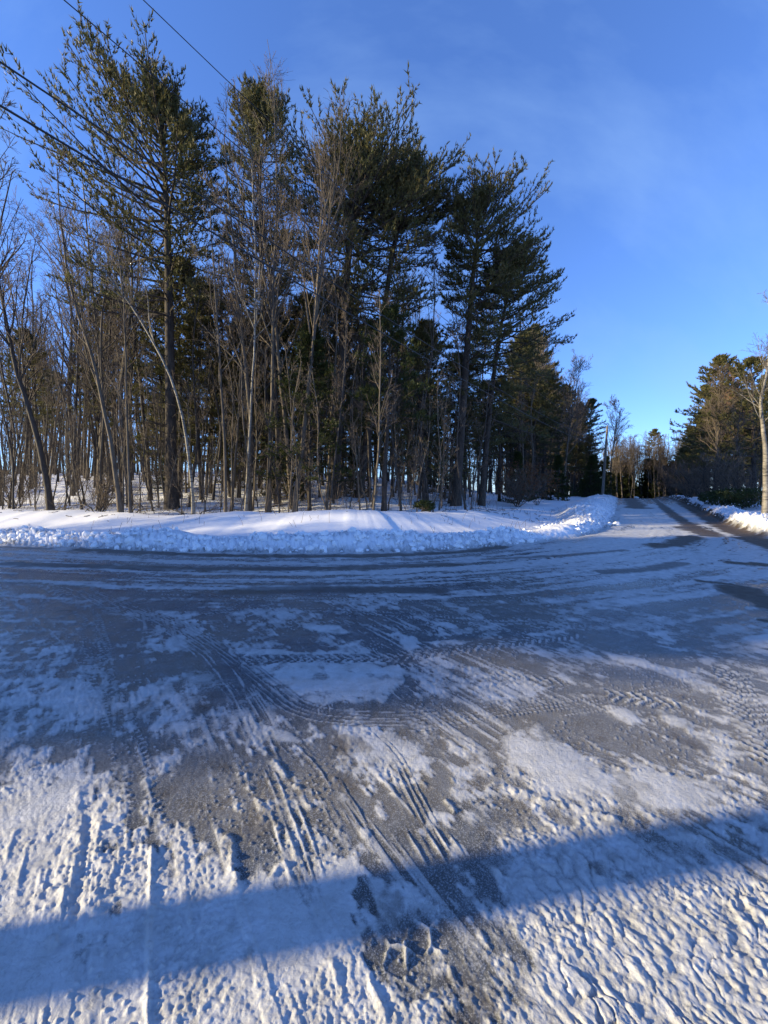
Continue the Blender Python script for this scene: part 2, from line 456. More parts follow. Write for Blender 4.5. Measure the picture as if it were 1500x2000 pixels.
    e = 1 - sstep(.05, .17, (.75 + .5 * vn(X[m] * 9, Y[m] * 9, 96)) * np.hypot(X[m] - P(800, 1840)[0], Y[m] - P(800, 1840)[1]))
    cell = (1 - sstep(.03, .22, f2 - f1)) * sstep(.3, .5, fbm(X[m] * 14, Y[m] * 14, 97, 3))
    relief[m] += e * (.012 * cell - .006); snow[m] = snow[m] * (1 - e) + e * cell * .9
    # --- fine relief ---------------------------------------------------------
    nearw = 1 - sstep(9, 20, D)
    crust = fbm(X * 24, Y * 24, 100, 4, .6) - .5
    lumps = np.clip(fbm(va * 34, ua * 20, 101, 3, .55) - .52, 0, 1)
    broken = sstep(.42, .62, fbm(X * 1.6, Y * 1.6, 102, 3))
    road = (1 - offroad)
    wrk = (1 - .75 * smooth) * road
    fine = fbm(X * 62, Y * 62, 107, 3, .6) - .5
    rough_ = .35 + .9 * sstep(.40, .62, fbm(X * 1.1 + 5, Y * 1.1, 108, 3))
    relief += wrk * nearw * (snow * (.008 * crust * rough_ + (.004 + .010 * broken) * lumps * rough_) + .0090 * fine * (.45 + snow) * rough_)
    relief += road * nearw * (.0045 * (snow - .5) + .010 * (fbm(X * 2.2, Y * 2.2, 103, 3) - .5))
    # fine parallel scratches left by wheels and the plough
    ln = sstep(.60, .72, fbm(va * 24, ua * 1.1, 140, 3, .55)) * sstep(.42, .6, fbm(X * 1.9, Y * 1.9, 141, 3)) * road * (1 - sstep(4.5, 7.5, D)) * (1 - smooth)
    snow = np.maximum(snow, .75 * ln); relief += .004 * ln
    # crumbs of snow lying on the ice
    f1, f2 = worley(X * 22, Y * 22, 104)
    crumb = (1 - sstep(.05, .24, f1)) * sstep(.5, .66, fbm(X * 2.4, Y * 2.4, 105, 3)) * road * (D < 9) * (1 - smooth)
    relief += .007 * crumb; snow = np.maximum(snow, .95 * crumb * sstep(.3, .7, crumb))
    # ruts of the far road
    ds = s
    rut = (fbm(ds * 3.2, t * .12, 106, 3) - .5)
    relief += road * sstep(6, 9, D) * .035 * rut
    # --- banks: clods --------------------------------------------------------
    cl = (s > -.25) & (s < 3.0) & (D < 75)
    m = np.where(cl)[0]
    along = X[m]
    wid = 1.0 + 1.1 * sstep(8, 13, along)
    q = s[m] / wid
    e = sstep(-.05, .12, q) * (1 - sstep(.8, 1.35, q)) * (1 - .75 * sstep(4.2, 5.2, along) * (1 - sstep(7.5, 9, along)))
    f1, f2 = worley(X[m] * 5.5, Y[m] * 5.5, 110); g1, g2 = worley(X[m] * 13 + 3, Y[m] * 13, 111)
    Z[m] += e * (.20 * (f2 - f1) * (1 - .2) - .07 + .09 * (g2 - g1) + .10 * (fbm(X[m] * 10, Y[m] * 10, 112, 4, .65) - .5))
    rcl = np.where((rr < -.1) & (rr > -3.0) & (D < 75) & (Y > 9))[0]
    rp = -rr[rcl]
    e = sstep(.25, .7, rp) * (1 - sstep(1.8, 2.9, rp))
    f1, f2 = worley(X[rcl] * 3.6, Y[rcl] * 3.6, 113); g1, g2 = worley(X[rcl] * 9 + 3, Y[rcl] * 9, 114)
    Z[rcl] += e * (.30 * (f2 - f1) - .08 + .12 * (g2 - g1))
    Z += relief * (1 - offroad * .0)
    # --- dirt -------------------------------------------------------------
    dirt = np.zeros_like(X)
    def stain(pl, w, k=1.0, seed=0, world=False):
        pl = smooth_line([P(*p) for p in pl], 5)
        x0, y0 = pl.min(0) - 3 * w; x1, y1 = pl.max(0) + 3 * w
        m = np.where((X > x0) & (X < x1) & (Y > y0) & (Y < y1))[0]
        if not len(m): return
        d, a = linedist(X[m], Y[m], pl)
        nn = fbm(X[m] * 2.4 / w * .4, Y[m] * 2.4 / w * .4, 120 + seed, 4, .6)
        f = min(1, k * 1.15) * (1 - sstep(.55, 1.2, np.abs(d) / w + (nn - .5) * 1.4))
        dirt[m] = np.maximum(dirt[m], f)
    stain([(1222,977),(1230,985),(1245,1001)], 1.0, 1, 1)
    stain([(1262,978),(1280,990),(1310,1008),(1345,1026),(1385,1042)], .38, .85, 2)
    stain([(1335,1030),(1365,1038),(1390,1046)], .5, .7, 3)
    stain([(1285,1066),(1325,1060),(1350,1048)], .42, .95, 4)
    stain([(1275,977),(1300,983),(1360,1006),(1420,1032),(1500,1062),(1580,1090)], .5, .95, 5)
    stain([(1440,1100),(1500,1104),(1560,1110)], .28, .95, 6)
    stain([(1440,1150),(1475,1165),(1520,1185),(1570,1190)], .32, 1, 7)
    stain([(1370,1135),(1430,1142),(1470,1150)], .12, .8, 8)
    stain([(1490,1212),(1530,1218)], .10, .9, 9)
    stain([(150,1073),(400,1084),(700,1086),(900,1078),(980,1068)], .30, .55, 10)
    stain([(0,1068),(90,1072)], .2, .4, 11)
    stain([(950,1092),(1100,1085),(1220,1075)], .16, .4, 12)
    stain([(1180,1118),(1260,1112),(1330,1100)], .22, .45, 13)
    stain([(0,1101),(150,1105),(330,1110),(600,1110),(880,1102)], .26, .45, 14)
    stain([(450,1156),(640,1150),(850,1155)], .25, .35, 15)
    grav = sstep(.62, .8, fbm(X * 5, Y * 5, 130, 4, .6)) * sstep(.45, .65, fbm(X * .8, Y * .8, 131, 2)) * road * (D < 30)
    dirt = np.maximum(dirt, .35 * grav)
    m = np.where(cl)[0]
    dirt[m] = np.maximum(dirt[m], .42 * sstep(.52, .70, fbm(X[m] * 9, Y[m] * 9, 132, 4, .65)) * (s[m] < 1.3) * sstep(.4, .6, fbm(X[m] * .6, Y[m] * .6, 134, 2)))
    snow = np.maximum(snow * (1 - .95 * dirt * road), offroad)
    tone = fbm(X * .9, Y * .9, 133, 3)
    # --- mesh -----------------------------------------------------------------
    V = np.stack([X, Y, Z], 1)
    i = np.arange(nr - 1)[:, None] * nc; j = np.arange(nc)[None, :]; j2 = (j + 1) % nc
    F = np.stack([i + j, i + j2, i + nc + j2, i + nc + j], -1).reshape(-1, 4)[:, ::-1]
    me = make_mesh('ground', V, F.ravel(), np.full(len(F), 4), True)
    for nm, arr in (('snow', snow), ('dirt', dirt), ('tone', tone), ('offroad', offroad), ('smoothness', smooth)):
        at_ = me.attributes.new(nm, 'FLOAT', 'POINT')
        at_.data.foreach_set('value', np.ascontiguousarray(arr, dtype=np.float32))
    return me

# ------------------------------------------------------------------ materials
def nodemat(name):
    m = bpy.data.materials.new(name); m.use_nodes = True
    nt = m.node_tree; b = nt.nodes['Principled BSDF']
    return m, nt, b

def N(nt, typ, **kw):
    n = nt.nodes.new(typ)
    for k, v in kw.items(): setattr(n, k, v)
    return n

def noise(nt, vec, scale, detail=4, rough=.6):
    n = N(nt, 'ShaderNodeTexNoise'); n.inputs['Scale'].default_value = scale
    n.inputs['Detail'].default_value = detail; n.inputs['Roughness'].default_value = rough
    if vec is not None: nt.links.new(vec, n.inputs['Vector'])
    return n.outputs['Fac']

def mth(nt, op, a, b=None, clamp=False):
    n = N(nt, 'ShaderNodeMath', operation=op, use_clamp=clamp)
    for i, v in enumerate((a, b)):
        if v is None: continue
        if isinstance(v, (int, float)): n.inputs[i].default_value = v
        else: nt.links.new(v, n.inputs[i])
    return n.outputs[0]

def mixc(nt, f, a, b):
    n = N(nt, 'ShaderNodeMix', data_type='RGBA')
    if isinstance(f, (int, float)): n.inputs[0].default_value = f
    else: nt.links.new(f, n.inputs[0])
    for k, v in ((6, a), (7, b)):
        if isinstance(v, tuple): n.inputs[k].default_value = v + (1,) if len(v) == 3 else v
        else: nt.links.new(v, n.inputs[k])
    return n.outputs[2]

def maprange(nt, v, a, b, c=0, d=1):
    n = N(nt, 'ShaderNodeMapRange'); nt.links.new(v, n.inputs[0])
    for i, k in enumerate((a, b, c, d)): n.inputs[i + 1].default_value = k
    return n.outputs[0]

def ground_material():
    m, nt, b = nodemat('snow_and_ice')
    geo = N(nt, 'ShaderNodeNewGeometry'); pos = geo.outputs['Position']
    def attr(nm):
        a = N(nt, 'ShaderNodeAttribute'); a.attribute_name = nm
        return a.outputs['Fac']
    sn, di, to, off, smo = attr('snow'), attr('dirt'), attr('tone'), attr('offroad'), attr('smoothness')
    n1 = noise(nt, pos, 38, 6, .7); n2 = noise(nt, pos, 150, 4, .7); n3 = noise(nt, pos, 7, 5, .6)
    k = mth(nt, 'ADD', sn, mth(nt, 'MULTIPLY', mth(nt, 'SUBTRACT', n1, .5), 1.1))
    k = mth(nt, 'ADD', k, mth(nt, 'MULTIPLY', mth(nt, 'SUBTRACT', n2, .5), .7))
    cover = maprange(nt, k, .12, .95)
    n4 = noise(nt, pos, 420, 3, .8)
    cover = mth(nt, 'ADD', cover, mth(nt, 'MULTIPLY', mth(nt, 'SUBTRACT', n4, .5), .5), True)
    cover = mth(nt, 'MAXIMUM', cover, off)
    ice = mixc(nt, maprange(nt, to, .35, .65), (.050, .056, .062), (.125, .112, .090))
    ice = mixc(nt, maprange(nt, n3, .40, .70, 0, .7), ice, (.19, .195, .20))
    ice = mixc(nt, maprange(nt, n2, .50, .66, 0, .75), ice, (.42, .43, .44))
    ice = mixc(nt, maprange(nt, n1, .42, .30, 0, .5), ice, (.06, .06, .065))
    snowr = mixc(nt, maprange(nt, n3, .35, .7), (.56, .56, .56), (.42, .415, .40))
    snowc = mixc(nt, off, snowr, mixc(nt, maprange(nt, n3, .45, .75, 0, .4), (.82, .83, .86), (.70, .70, .70)))
    c = mixc(nt, cover, ice, snowc)
    dd = mth(nt, 'MULTIPLY', di, maprange(nt, n1, .3, .6, .7, 1.25), True)
    dirtc = mixc(nt, n2, (.035, .025, .015), (.10, .072, .045))
    c = mixc(nt, dd, c, dirtc)
    nt.links.new(c, b.inputs['Base Color'])
    ro = mth(nt, 'ADD', mth(nt, 'MULTIPLY', cover, .32), maprange(nt, n3, .3, .7, .08, .32))
    ro = mth(nt, 'ADD', ro, mth(nt, 'MULTIPLY', dd, .4), True)
    nt.links.new(ro, b.inputs['Roughness'])
    b.inputs['IOR'].default_value = 1.33
    bp = N(nt, 'ShaderNodeBump'); bp.inputs['Strength'].default_value = .6; bp.inputs['Distance'].default_value = .012
    hgt = mth(nt, 'ADD', mth(nt, 'MULTIPLY', n1, mth(nt, 'ADD', mth(nt, 'MULTIPLY', cover, .8), .35)), mth(nt, 'ADD', mth(nt, 'MULTIPLY', n2, .28), mth(nt, 'MULTIPLY', n4, .10)))
    nt.links.new(hgt, bp.inputs['Height']); nt.links.new(bp.outputs[0], b.inputs['Normal'])
    return m

def bark_material(name, c1, c2, scale=(14, 14, 2.2), bump=.5, rough=.9, moss=None):
    m, nt, b = nodemat(name)
    tc = N(nt, 'ShaderNodeTexCoord'); mp = N(nt, 'ShaderNodeMapping')
    mp.inputs['Scale'].default_value = scale
    nt.links.new(tc.outputs['Object'], mp.inputs[0])
    n1 = noise(nt, mp.outputs[0], 1.0, 6, .75)
    n2 = noise(nt, tc.outputs['Object'], 1.3, 3, .6)
    c = mixc(nt, maprange(nt, n1, .38, .64), c1, c2)
    c = mixc(nt, maprange(nt, noise(nt, tc.outputs['Object'], 5, 4, .7), .55, .7, 0, .6), c, c1)
    if moss: c = mixc(nt, maprange(nt, n2, .5, .68, 0, .75), c, moss)
    nt.links.new(c, b.inputs['Base Color'])
    b.inputs['Roughness'].default_value = rough
    bp = N(nt, 'ShaderNodeBump'); bp.inputs['Strength'].default_value = bump; bp.inputs['Distance'].default_value = .05
    nt.links.new(n1, bp.inputs['Height']); nt.links.new(bp.outputs[0], b.inputs['Normal'])
    return m

def birch_material():
    m, nt, b = nodemat('birch_bark')
    tc = N(nt, 'ShaderNodeTexCoord'); mp = N(nt, 'ShaderNodeMapping')
    mp.inputs['Scale'].default_value = (3, 3, 16)
    nt.links.new(tc.outputs['Object'], mp.inputs[0])
    n1 = noise(nt, mp.outputs[0], 1.0, 4, .7); n2 = noise(nt, tc.outputs['Object'], .9, 4, .6)
    c = mixc(nt, maprange(nt, n2, .4, .7), (.27, .245, .205), (.10, .088, .072))
    c = mixc(nt, maprange(nt, n1, .52, .60), c, (.05, .045, .04))
    nt.links.new(c, b.inputs['Base Color']); b.inputs['Roughness'].default_value = .7
    return m

def needle_material(name, c1, c2, c3):
    m, nt, b = nodemat(name)
    tc = N(nt, 'ShaderNodeTexCoord')
    n1 = noise(nt, tc.outputs['Object'], .8, 3, .6); n2 = noise(nt, tc.outputs['Object'], 6, 3, .6)
    c = mixc(nt, maprange(nt, n1, .35, .65), c1, c2)
    c = mixc(nt, maprange(nt, n2, .5, .75), c, c3)
    nt.links.new(c, b.inputs['Base Color'])
    b.inputs['Roughness'].default_value = .5
    b.inputs['Specular IOR Level'].default_value = .28
    tr = N(nt, 'ShaderNodeBsdfTranslucent'); mx = N(nt, 'ShaderNodeMixShader'); mx.inputs[0].default_value = .38
    nt.links.new(c, tr.inputs['Color']); nt.links.new(b.outputs[0], mx.inputs[1]); nt.links.new(tr.outputs[0], mx.inputs[2])
    nt.links.new(mx.outputs[0], nt.nodes['Material Output'].inputs['Surface'])
    return m

M = {}
M['ground'] = ground_material()
M['pine_bark'] = bark_material('pine_bark', (.022, .017, .013), (.075, .058, .045), (9, 9, 2.0))
M['grey_bark'] = bark_material('grey_bark', (.050, .040, .031), (.165, .132, .10), moss=(.10, .088, .06))
M['dark_bark'] = bark_material('dark_bark', (.03, .026, .022), (.085, .07, .058))
M['twig'] = bark_material('twig_bark', (.075, .058, .044), (.17, .13, .095), bump=0)
M['red_twig'] = bark_material('red_twig_bark', (.12, .065, .05), (.22, .13, .09), bump=0)
M['birch'] = birch_material()
M['needle'] = needle_material('pine_needles', (.075, .085, .028), (.145, .130, .048), (.21, .175, .085))
M['needle_top'] = M['needle']
M['hemlock'] = needle_material('hemlock_needles', (.03, .045, .014), (.06, .075, .02), (.10, .10, .03))
M['rusty'] = needle_material('russet_leaves', (.16, .07, .03), (.22, .11, .05), (.12, .06, .03))
M['pole'] = bark_material('weathered_pole_wood', (.13, .11, .09), (.26, .225, .19), (20, 20, .8), .3)
M['wire'], _, _b = nodemat('wire_black'); _b.inputs['Base Color'].default_value = (.012, .012, .014, 1); _b.inputs['Roughness'].default_value = .6
M['metal'], _, _b = nodemat('galvanised_metal'); _b.inputs['Base Color'].default_value = (.3, .3, .31, 1); _b.inputs['Metallic'].default_value = .8; _b.inputs['Roughness'].default_value = .5
M['weed'], _, _b = nodemat('dry_weed'); _b.inputs['Base Color'].default_value = (.09, .065, .04, 1); _b.inputs['Roughness'].default_value = .9

g = link('ground', build_ground()); g.data.materials.append(M['ground'])
tag(g, 'icy packed snow road with ploughed snowbanks and snow covered ground', kind='structure')

# ------------------------------------------------------------------ tree tools
def unit(v):
    return v / np.maximum(np.linalg.norm(v, axis=-1, keepdims=True), 1e-9)

def tubes(PT, RD, sides=3):
    """PT (n,k,3) centre lines, RD (n,k) radii -> vertices, quads"""
    n, k, _ = PT.shape
    T = np.empty_like(PT)
    T[:, 1:-1] = PT[:, 2:] - PT[:, :-2]; T[:, 0] = PT[:, 1] - PT[:, 0]; T[:, -1] = PT[:, -1] - PT[:, -2]
    T = unit(T)
    ref = np.where(np.abs(T[:, :1, 2:3]) > .8, np.array([1.0, 0, 0]), np.array([0, 0, 1.0]))
    ref = np.broadcast_to(ref, T.shape)
    U = unit(np.cross(T, ref)); W = np.cross(T, U)
    ang = np.arange(sides) * 2 * PI / sides
    V = PT[:, :, None, :] + RD[:, :, None, None] * (np.cos(ang)[None, None, :, None] * U[:, :, None, :] + np.sin(ang)[None, None, :, None] * W[:, :, None, :])
    base = (np.arange(n) * k * sides)[:, None, None] + (np.arange(k - 1) * sides)[None, :, None]
    a = np.arange(sides)[None, None, :]; b = (a + 1) % sides
    F = np.stack([base + a, base + b, base + sides + b, base + sides + a], -1).reshape(-1, 4)
    return V.reshape(-1, 3), F

class Geo:
    def __init__(s): s.V = []; s.F = []; s.T = []; s.mi = []; s.n = 0
    def add(s, V, F, mi=0):
        s.V.append(V); s.F.append((F + s.n).ravel()); s.T.append(np.full(len(F), F.shape[1])); s.mi.append(np.full(len(F), mi)); s.n += len(V)
    def mesh(s, name, mats, smooth=True):
        return make_mesh(name, np.concatenate(s.V), np.concatenate(s.F), np.concatenate(s.T), smooth, mats, np.concatenate(s.mi))
    def tris(s): return int(sum((t - 2).sum() for t in s.T))

def along(PT, t):
    """points and tangents at t (m) on single curves chosen by PT (m,k,3)"""
    k = PT.shape[1]
    f = np.clip(t, 0, .9999) * (k - 1); i = f.astype(int); fr = (f - i)[:, None]
    r = np.arange(len(PT))
    a = PT[r, i]; b = PT[r, i + 1]
    return a + (b - a) * fr, unit(b - a)

def sprout(rng, PT, RD, per, trange, lens, ang, k, up=0.0, wob=.12, rscale=.5, rmin=.004, tbias=1.0, lfun=None, droop=0):
    """children of every curve: returns (PT, RD)"""
    n = len(PT)
    idx = np.repeat(np.arange(n), per)
    t = trange[0] + (trange[1] - trange[0]) * rng.random(len(idx)) ** tbias
    p, T = along(PT[idx], t)
    seglen = np.linalg.norm(PT[idx, -1] - PT[idx, 0], axis=1)
    r0 = np.interp(t, np.linspace(0, 1, RD.shape[1]), np.linspace(1, 0, RD.shape[1])) 
    kk = RD.shape[1]; f = np.clip(t, 0, .999) * (kk - 1); fi = f.astype(int)
    rad = RD[idx, fi] * (1 - (f - fi)) + RD[idx, fi + 1] * (f - fi)
    side = unit(np.cross(T, rng.normal(size=(len(idx), 3))))
    a = np.radians(rng.uniform(ang[0], ang[1], len(idx)))[:, None]
    d = T * np.cos(a) + side * np.sin(a)
    d[:, 2] += up; d = unit(d)
    L = rng.uniform(lens[0], lens[1], len(idx))
    L = L * (lfun(t) if lfun is not None else seglen * (1.15 - .8 * t))
    step = (L / (k - 1))[:, None]
    pts = [p]
    for j in range(k - 1):
        d = d + rng.normal(size=d.shape) * wob; d[:, 2] += up * .35 - droop; d = unit(d)
        pts.append(pts[-1] + d * step)
    out = np.stack(pts, 1)
    rb = np.clip(rad * rscale, rmin, None)
    R = rb[:, None] * np.linspace(1, .35, k)[None, :]
    return out, np.maximum(R, rmin * .7)

def trunk_curve(rng, path, r0, r1, k=16, wob=.0):
    pl = smooth_line(path, 5)
    f = np.linspace(0, len(pl) - 1, k); i = np.minimum(f.astype(int), len(pl) - 2); fr = (f - i)[:, None]
    c = pl[i] * (1 - fr) + pl[i + 1] * fr
    if wob: c[1:, :2] += np.cumsum(rng.normal(size=(k - 1, 2)), 0) * wob
    tt = np.linspace(0, 1, k)
    R = r0 + (r1 - r0) * tt ** .85
    R[0] *= 1.35; c[0, 2] -= .35
    return c[None], R[None]

def bare_tree(seed, path, r0, r1=.02, lim=(.35, 1), nl=14, n2=7, n3=6, n4=0, llen=(.16, .3), up=.35, sides=8, trunkmat='grey_bark', twig='twig', wob=.02, forks=0, ang=(25, 52), rmin=.006, rs=.55):
    up = up * .62
    rng = np.random.default_rng(seed)
    H = np.linalg.norm(np.array(path[-1], float) - np.array(path[0], float))
    PT, RD = trunk_curve(rng, path, r0, r1, 18, wob)
    gt = Geo(); gt.add(*tubes(PT, RD, sides))
    gc = Geo()
    A, AR = sprout(rng, PT, RD, nl, lim, (.75, 1.25), ang, 8, up, .10, rs, .014, lfun=lambda t: H * (llen[0] + (llen[1] - llen[0]) * (1 - np.abs(t - .55) / .6).clip(0, 1)) * (1.12 - .55 * t))
    if forks:
        B, BR = sprout(rng, PT, RD, forks, (lim[0] * .8, .6), (.45, .6), (12, 24), 8, .25, .06, .75, .03, lfun=lambda t: H * (1.1 - t))
        A = np.concatenate([A, B]); AR = np.concatenate([AR, BR])
    gc.add(*tubes(A, AR, 4))
    B, BR = sprout(rng, A, AR, n2, (.2, .97), (.30, .58), (24, 55), 5, up * .28, .14, .5, rmin * 1.2)
    gc.add(*tubes(B, BR, 3), 1)
    C, CR = sprout(rng, B, BR, n3, (.15, .97), (.35, .75), (22, 55), 3, up * .15, .16, .6, rmin)
    gc.add(*tubes(C, CR, 3), 1)
    if n4:
        Dd, DR = sprout(rng, C, CR, n4, (.2, .95), (.4, .8), (20, 55), 3, up * .3, .14, .7, rmin * .8)
        gc.add(*tubes(Dd, DR, 3), 1)
    return (gt.mesh('trunk', [M[trunkmat]]), gc.mesh('crown', [M[trunkmat], M[twig]]), gt.tris() + gc.tris())

def blades(rng, pos, dirs, n, length, width, spread):
    """tufts: n thin blades per point, fanned round dirs"""
    m = len(pos) * n
    p = np.repeat(pos, n, 0); d = np.repeat(dirs, n, 0)
    d = unit(d + rng.normal(size=(m, 3)) * spread)
    L = (length * rng.uniform(.7, 1.25, m))[:, None]
    s = unit(np.cross(d, rng.normal(size=(m, 3)))) * (width * rng.uniform(.7, 1.3, m))[:, None] * .5
    a = p + s - d * L * .12; b = p - s - d * L * .12; c = p + d * L
    V = np.stack([a, b, c], 1).reshape(-1, 3)
    F = np.arange(m * 3).reshape(-1, 3)
    return V, F

def pine(seed, path, r0, crown0=.25, reach=lambda t, az: 4.5, whorl=.6, per=5, elev=lambda t: 20, nsub=12, ntuft=7, nb=4, bl=.20, bw=.052, mat='needle', bark='pine_bark', dead=20, tuft_from=.25, spread=.42, bare=0, dens=lambda t: 1.0, upt=.55):
    rng = np.random.default_rng(seed)
    H = np.linalg.norm(np.array(path[-1], float) - np.array(path[0], float))
    PT, RD = trunk_curve(rng, path, r0, .03, 22, .012)
    gt = Geo(); gt.add(*tubes(PT, RD, 10))
    gl = Geo(); gn = Geo()
    t = []; az = []
    h = crown0 * H; a0 = rng.random() * 6
    while h < H * .995:
        tt = h / H
        npb = max(3, int(round(per * (dens(tt)))))
        for j in range(npb):
            t.append(tt + rng.uniform(-.006, .006)); az.append(a0 + j * 2 * PI / npb + rng.uniform(-.35, .35))
        a0 += 1.1 + rng.random(); h += whorl * rng.uniform(.7, 1.3) * (1.0 if tt < .78 else .62)
    t = np.clip(np.array(t), 0, .996); az = np.array(az); n = len(t)
    p, T = along(np.repeat(PT, n, 0), t)
    L = np.array([reach(a, b) for a, b in zip(t, az)]) * rng.uniform(.62, 1.12, n)
    el = np.radians(np.array([elev(a) for a in t]) + rng.normal(size=n) * 7)
    L = np.minimum(L, ((1 - t) * H * .80 + .25) / np.maximum(np.sin(el + .22), .08))
    d = np.stack([np.cos(az) * np.cos(el), np.sin(az) * np.cos(el), np.sin(el)], 1)
    K = 8; step = (L / (K - 1))[:, None]
    pts = [p]
    for j in range(K - 1):
        d = d + rng.normal(size=d.shape) * .06
        d[:, 2] += .045 if j > 1 else -.01
        d = unit(d); pts.append(pts[-1] + d * step)
    A = np.stack(pts, 1)
    rb = np.clip(.012 + .011 * L, .012, .08)
    AR = rb[:, None] * np.linspace(1, .22, K)[None]
    gl.add(*tubes(A, AR, 4))
    # side shoots in the plane of the limb, ascending
    idx = np.repeat(np.arange(n), nsub)
    ts = tuft_from + (1 - tuft_from) * np.tile((np.arange(nsub) + .5) / nsub, n) + rng.uniform(-.03, .03, n * nsub)
    q, Tq = along(A[idx], np.clip(ts, 0, .995))
    sg = np.tile(np.where(np.arange(nsub) % 2, 1.0, -1.0), n)[:, None]
    sidev = unit(np.cross(Tq, np.array([0, 0, 1.0]))) * sg
    dd = unit(Tq * .85 + sidev * rng.uniform(.4, 1.0, (len(idx), 1)) + np.array([0, 0, 1.0]) * rng.uniform(-.05, .5, (len(idx), 1)))
    SL = L[idx] * rng.uniform(.14, .34, len(idx)) * (1.25 - .85 * np.clip((ts - tuft_from) / (1 - tuft_from), 0, 1)) + .18
    ks = 2; st = (SL / (ks - 1))[:, None]; pts = [q]
    for j in range(ks - 1):
        dd = unit(dd + rng.normal(size=dd.shape) * .12 + np.array([0, 0, .10])); pts.append(pts[-1] + dd * st)
    B = np.stack(pts, 1)
    gl.add(*tubes(B, np.full((len(B), ks), .009) * np.linspace(1, .5, ks)[None], 3))
    # tufts
    keep = rng.random(len(B)) > bare
    B2 = B[keep]
    idx = np.repeat(np.arange(len(B2)), ntuft)
    tf = .18 + .82 * np.tile((np.arange(ntuft) + .7) / ntuft, len(B2)) + rng.uniform(-.06, .06, len(idx))
    q, Tq = along(B2[idx], np.clip(tf, 0, .999))
    q = q + rng.normal(size=q.shape) * .035
    dirs = unit(Tq * .7 + np.array([0, 0, upt]) + rng.normal(size=q.shape) * .25)
    gn.add(*blades(rng, q, dirs, nb, bl, bw, spread))
    # needles along the limb itself
    nl_ = 8; idx = np.repeat(np.arange(n), nl_)
    tl = .42 + .57 * np.tile((np.arange(nl_) + .5) / nl_, n) + rng.uniform(-.03, .03, n * nl_)
    q, Tq = along(A[idx], np.clip(tl, 0, .999))
    q = q + rng.normal(size=q.shape) * .07
    gn.add(*blades(rng, q, unit(Tq + np.array([0, 0, upt]) + rng.normal(size=q.shape) * .4), nb, bl * 1.05, bw, spread))
    # limb tips
    q, Tq = along(A, np.full(n, .99))
    gn.add(*blades(rng, q, unit(Tq + np.array([0, 0, .4])), nb * 3, bl * 1.1, bw, .5))
    # dead snags below the crown
    if dead:
        S, SR = sprout(rng, PT, RD, dead, (.10, crown0 + .12), (.7, 1.3), (70, 100), 5, -.02, .12, .12, .010, lfun=lambda t: 2.0 + 0 * t)
        gl.add(*tubes(S, np.minimum(SR, .022), 4))
        S2, S2R = sprout(rng, S, SR, 5, (.3, .95), (.3, .6), (25, 60), 3, 0, .1, .5, .006)
        gl.add(*tubes(S2, np.minimum(S2R, .008), 3))
    return (gt.mesh('trunk', [M[bark]]), gl.mesh('limbs', [M[bark]]), gn.mesh('needles', [M[mat]], False), gt.tris() + gl.tris() + gn.tris())

TRIS = [0]
def plant(name, parts, loc, label, cat='tree', group=None, rz=0, sc=(1, 1, 1), names=None, kind=None):
    e = bpy.data.objects.new(name, None); COL.objects.link(e)
    e.location = loc; e.rotation_euler = (0, 0, rz); e.scale = sc
    e.empty_display_size = .5
    tag(e, label, cat, group, kind)
    for nm, me in parts: link(nm, me, e)
    return e

def copy_tree(root, loc, rz, sc, label, group, tilt=(0, 0)):
    r = root.copy(); COL.objects.link(r)
    r.location = loc; r.rotation_euler = (tilt[0], tilt[1], rz); r.scale = sc
    if label: r['label'] = label
    if group: r['group'] = group
    elif 'group' in r: del r['group']
    for ch in root.children:
        c = ch.copy(); COL.objects.link(c); c.parent = r
    return r

def relpath(pxs, Y, dY=None):
    """photo pixels at depth Y (or a list of depths) -> base point and path relative to it"""
    pts = [at(px, py, Y if dY is None else dY[i]) for i, (px, py) in enumerate(pxs)]
    base = pts[0].copy(); base[2] = tz(base[0], base[1])
    pts[0] = base
    return base, [tuple(p - base) for p in pts]


def proj(p):
    c, s = math.cos(PITCH), math.sin(PITCH)
    x, y, z = p[0], p[1], p[2] - CAM_H
    f = y * c - z * s; u = y * s + z * c
    return round(CX + F_PX * x / f), round(CY - F_PX * u / f)
# ------------------------------------------------------------------ utility line
def tube_mesh(name, pts, rad, mat, sides=8):
    PT = np.array(pts, float)[None]; R = np.broadcast_to(np.array(rad, float), (1, PT.shape[1]))
    gq = Geo(); V, F = tubes(PT, R, sides); gq.add(V, F)
    n = len(V)
    gq.add(V[:sides].copy(), np.arange(sides)[None, ::-1]); gq.add(V[n - sides:].copy(), np.arange(sides)[None, :])
    return gq.mesh(name, [mat])

def utility_pole(x, y, h, label, lean=(0, 0), r=.15):
    z = tz(x, y)
    e = bpy.data.objects.new('utility_pole', None); COL.objects.link(e); e.location = (x, y, z)
    tag(e, label, 'utility pole', 'poles carrying the overhead wires')
    zz = np.linspace(-.4, h, 10)
    link('pole', tube_mesh('pole', [(lean[0] * max(q, 0) / h, lean[1] * max(q, 0) / h, q) for q in zz], np.linspace(r, r * .68, 10), M['pole'], 14), e)
    for q, nm in ((h - .05, 'insulator'), (h - 1.6, 'cable_clamp'), (h - 3.0, 'cable_clamp')):
        lx, ly = lean[0] * q / h, lean[1] * q / h
        if nm == 'insulator':
            link(nm, tube_mesh(nm, [(lx, ly, q), (lx, ly, q + .08), (lx, ly, q + .16), (lx, ly, q + .25)], [.03, .07, .05, .06], M['metal'], 8), e)
        else:
            link(nm, tube_mesh(nm, [(lx - .05, ly - r - .04, q), (lx, ly - r * .7, q), (lx, ly + r * .8, q), (lx, ly + r, q)], [.03, .035, .035, .02], M['metal'], 6), e)
    return e

